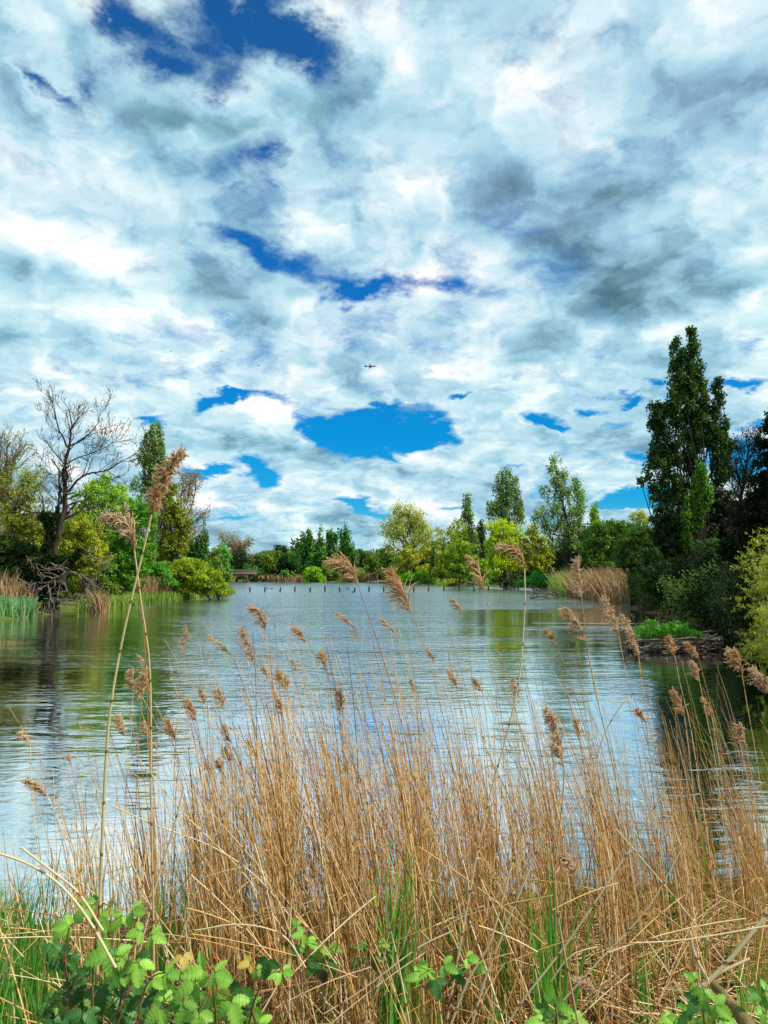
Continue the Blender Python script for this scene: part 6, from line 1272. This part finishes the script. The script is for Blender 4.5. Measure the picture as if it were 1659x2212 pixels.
bramble('bright green bramble along the bottom right of the largest one', 2.2,
    [(440, 2095, 1.1, 180, 'l'), (465, 2100, 1.0, -10, 'l'), (420, 2125, 1.1, 200, 'l'), (470, 2140, 1.1, -30, 'l'), (395, 2165, 1.1, -90, 'l'), (375, 2150, 1.0, 150, 'l'), (410, 2150, 1.0, 20, 'l'), (500, 2165, 1.2, -60, 'l'), (530, 2180, 1.2, -20, 'l'), (480, 2180, 1.1, -120, 'l'), (345, 2180, 1.0, -130, 'l'), (340, 2210, 1.0, -90, 'l'), (560, 2212, 1.0, -30, 'l'),
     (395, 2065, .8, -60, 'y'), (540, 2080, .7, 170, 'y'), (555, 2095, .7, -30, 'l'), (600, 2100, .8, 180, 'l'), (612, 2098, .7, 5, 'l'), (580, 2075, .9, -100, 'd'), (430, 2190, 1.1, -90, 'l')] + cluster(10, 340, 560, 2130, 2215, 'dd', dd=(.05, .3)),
    [[(470, 2260), (465, 2180), (455, 2100)], [(530, 2260), (550, 2160), (590, 2090)], [(400, 2260), (390, 2190), (385, 2140)], [(560, 2260), (540, 2180), (470, 2140)]], 2)
bramble('middle bramble sprig climbing left of the centre stalks', 2.8, [(655, 2018, .8, 160, 'l'), (665, 2032, .9, -20, 'l'), (645, 2045, .8, -110, 'd'), (690, 2045, 1.0, -100, 'l'), (705, 2060, .9, -60, 'd'), (715, 2050, .8, 20, 'l'), (680, 2075, .9, -110, 'd'), (720, 2080, .6, -70, 'd'), (640, 2000, .6, 110, 'l'), (700, 2095, .8, -90, 'd')],
    [[(700, 2260), (696, 2130), (680, 2050), (650, 2010)], [(702, 2130), (720, 2070), (730, 2040)]], 3, .056)
bramble('small bramble sprig in the lower centre behind thin stalks', 3.0, [(790, 2042, .8, 170, 'l'), (820, 2040, .8, 10, 'l'), (835, 2055, .8, -60, 'd'), (810, 2065, .8, -100, 'd'), (850, 2045, .6, 20, 'l'), (775, 2075, .7, -140, 'd')], [[(815, 2260), (818, 2140), (815, 2050)]], 4, .056)
bramble('low bramble at the bottom of the centre right', 2.6, [(925, 2090, 1.0, -150, 'l'), (960, 2085, .9, -10, 'l'), (1010, 2070, .8, 20, 'l'), (940, 2120, .9, -80, 'd'), (985, 2100, .9, -60, 'd'), (1030, 2085, .7, -30, 'l'), (905, 2110, .8, 170, 'l')], [[(960, 2270), (958, 2160), (950, 2095)], [(960, 2200), (990, 2120), (1015, 2075)]], 5, .054)
bramble('bottom edge bramble with upright green sprig', 2.3, [(1195, 2160, .9, 100, 'l'), (1205, 2175, .9, 20, 'l'), (1180, 2180, .9, -150, 'd'), (1215, 2195, 1.0, -50, 'l'), (1240, 2205, 1.0, -10, 'l'), (1190, 2210, 1.0, -110, 'l'), (1170, 2205, .9, 180, 'l')], [[(1205, 2270), (1203, 2210), (1198, 2160)]], 6, .05)
bramble('bramble at the foot of the fallen log by the right corner', 2.4, [(1500, 2120, .8, 120, 'l'), (1520, 2140, 1.0, -100, 'l'), (1510, 2160, 1.1, -150, 'd'), (1545, 2170, 1.1, -40, 'l'), (1530, 2195, 1.1, -90, 'l'), (1560, 2200, 1.0, -20, 'l'), (1490, 2190, 1.0, 200, 'l'), (1470, 2205, 1.0, -120, 'l'), (1450, 2200, .8, 170, 'l')], [[(1520, 2270), (1520, 2190), (1505, 2115)], [(1530, 2240), (1550, 2190), (1565, 2160)]], 7, .05)
bramble('bramble leaf pair at the extreme lower right edge', 2.5, [(1640, 2150, .9, 170, 'l'), (1655, 2140, .9, 20, 'l'), (1645, 2180, .9, -90, 'l')], [[(1650, 2270), (1648, 2200), (1645, 2145)]], 8, .054)

# mossy log in the corner
m, N = newmat('mossy_bark'); co = N.new('ShaderNodeTexCoord').outputs['Object']; nn = N.noise(co, 26, 6, .65).outputs['Fac']; n2_ = N.noise(co, 7, 4, .6).outputs['Fac']
pr = principled(N, N.mix(N.mr(n2_, .42, .6), N.mix(nn, (.10, .05, .025, 1), (.36, .24, .12, 1)), N.mix(nn, (.05, .07, .01, 1), (.20, .20, .05, 1))), .95, Specular_IOR_Level=.1); bpn = N.new('ShaderNodeBump'); bpn.inputs['Distance'].default_value = .01; N.put(bpn.inputs['Height'], nn); N.l.new(bpn.outputs[0], pr.inputs['Normal']); surf(N, pr.outputs[0])
S = spline([at(1528, 2108, 2.75), at(1560, 2150, 2.6), at(1600, 2195, 2.45), at(1650, 2260, 2.3)], 24); rg = np.random.default_rng(3); S += rg.normal(size=S.shape) * .002
lg = MB().tubes(S - S[12], np.linspace(.012, .026, 24) * (1 + rg.normal(size=24) * .05), 14).build('fallen_log', m, smooth=True); lg.location = S[12]; tag(lg, 'mossy broken branch slanting into the lower right corner', 'log')
for k_, (pts, r, lb) in enumerate([([(1520, 2130), (1570, 2080), (1620, 2020), (1670, 1960)], .008, 'thick pale stick rising right from the mossy branch'), ([(1530, 2120), (1500, 2060), (1490, 2010)], .006, 'pale split stick standing at the end of the mossy branch'), ([(1480, 2160), (1540, 2110), (1620, 2070)], .006, 'pale stick lying across the mossy branch')]):
    S = spline([at(x, y, 2.6) for x, y in pts], 12); o = MB().tubes(S - S[0], np.linspace(r, r * .7, 12), 8, tone=[.85]).build('dry_stick', STEM_PALE, smooth=True); o.location = S[0]; tag(o, lb, 'stick')
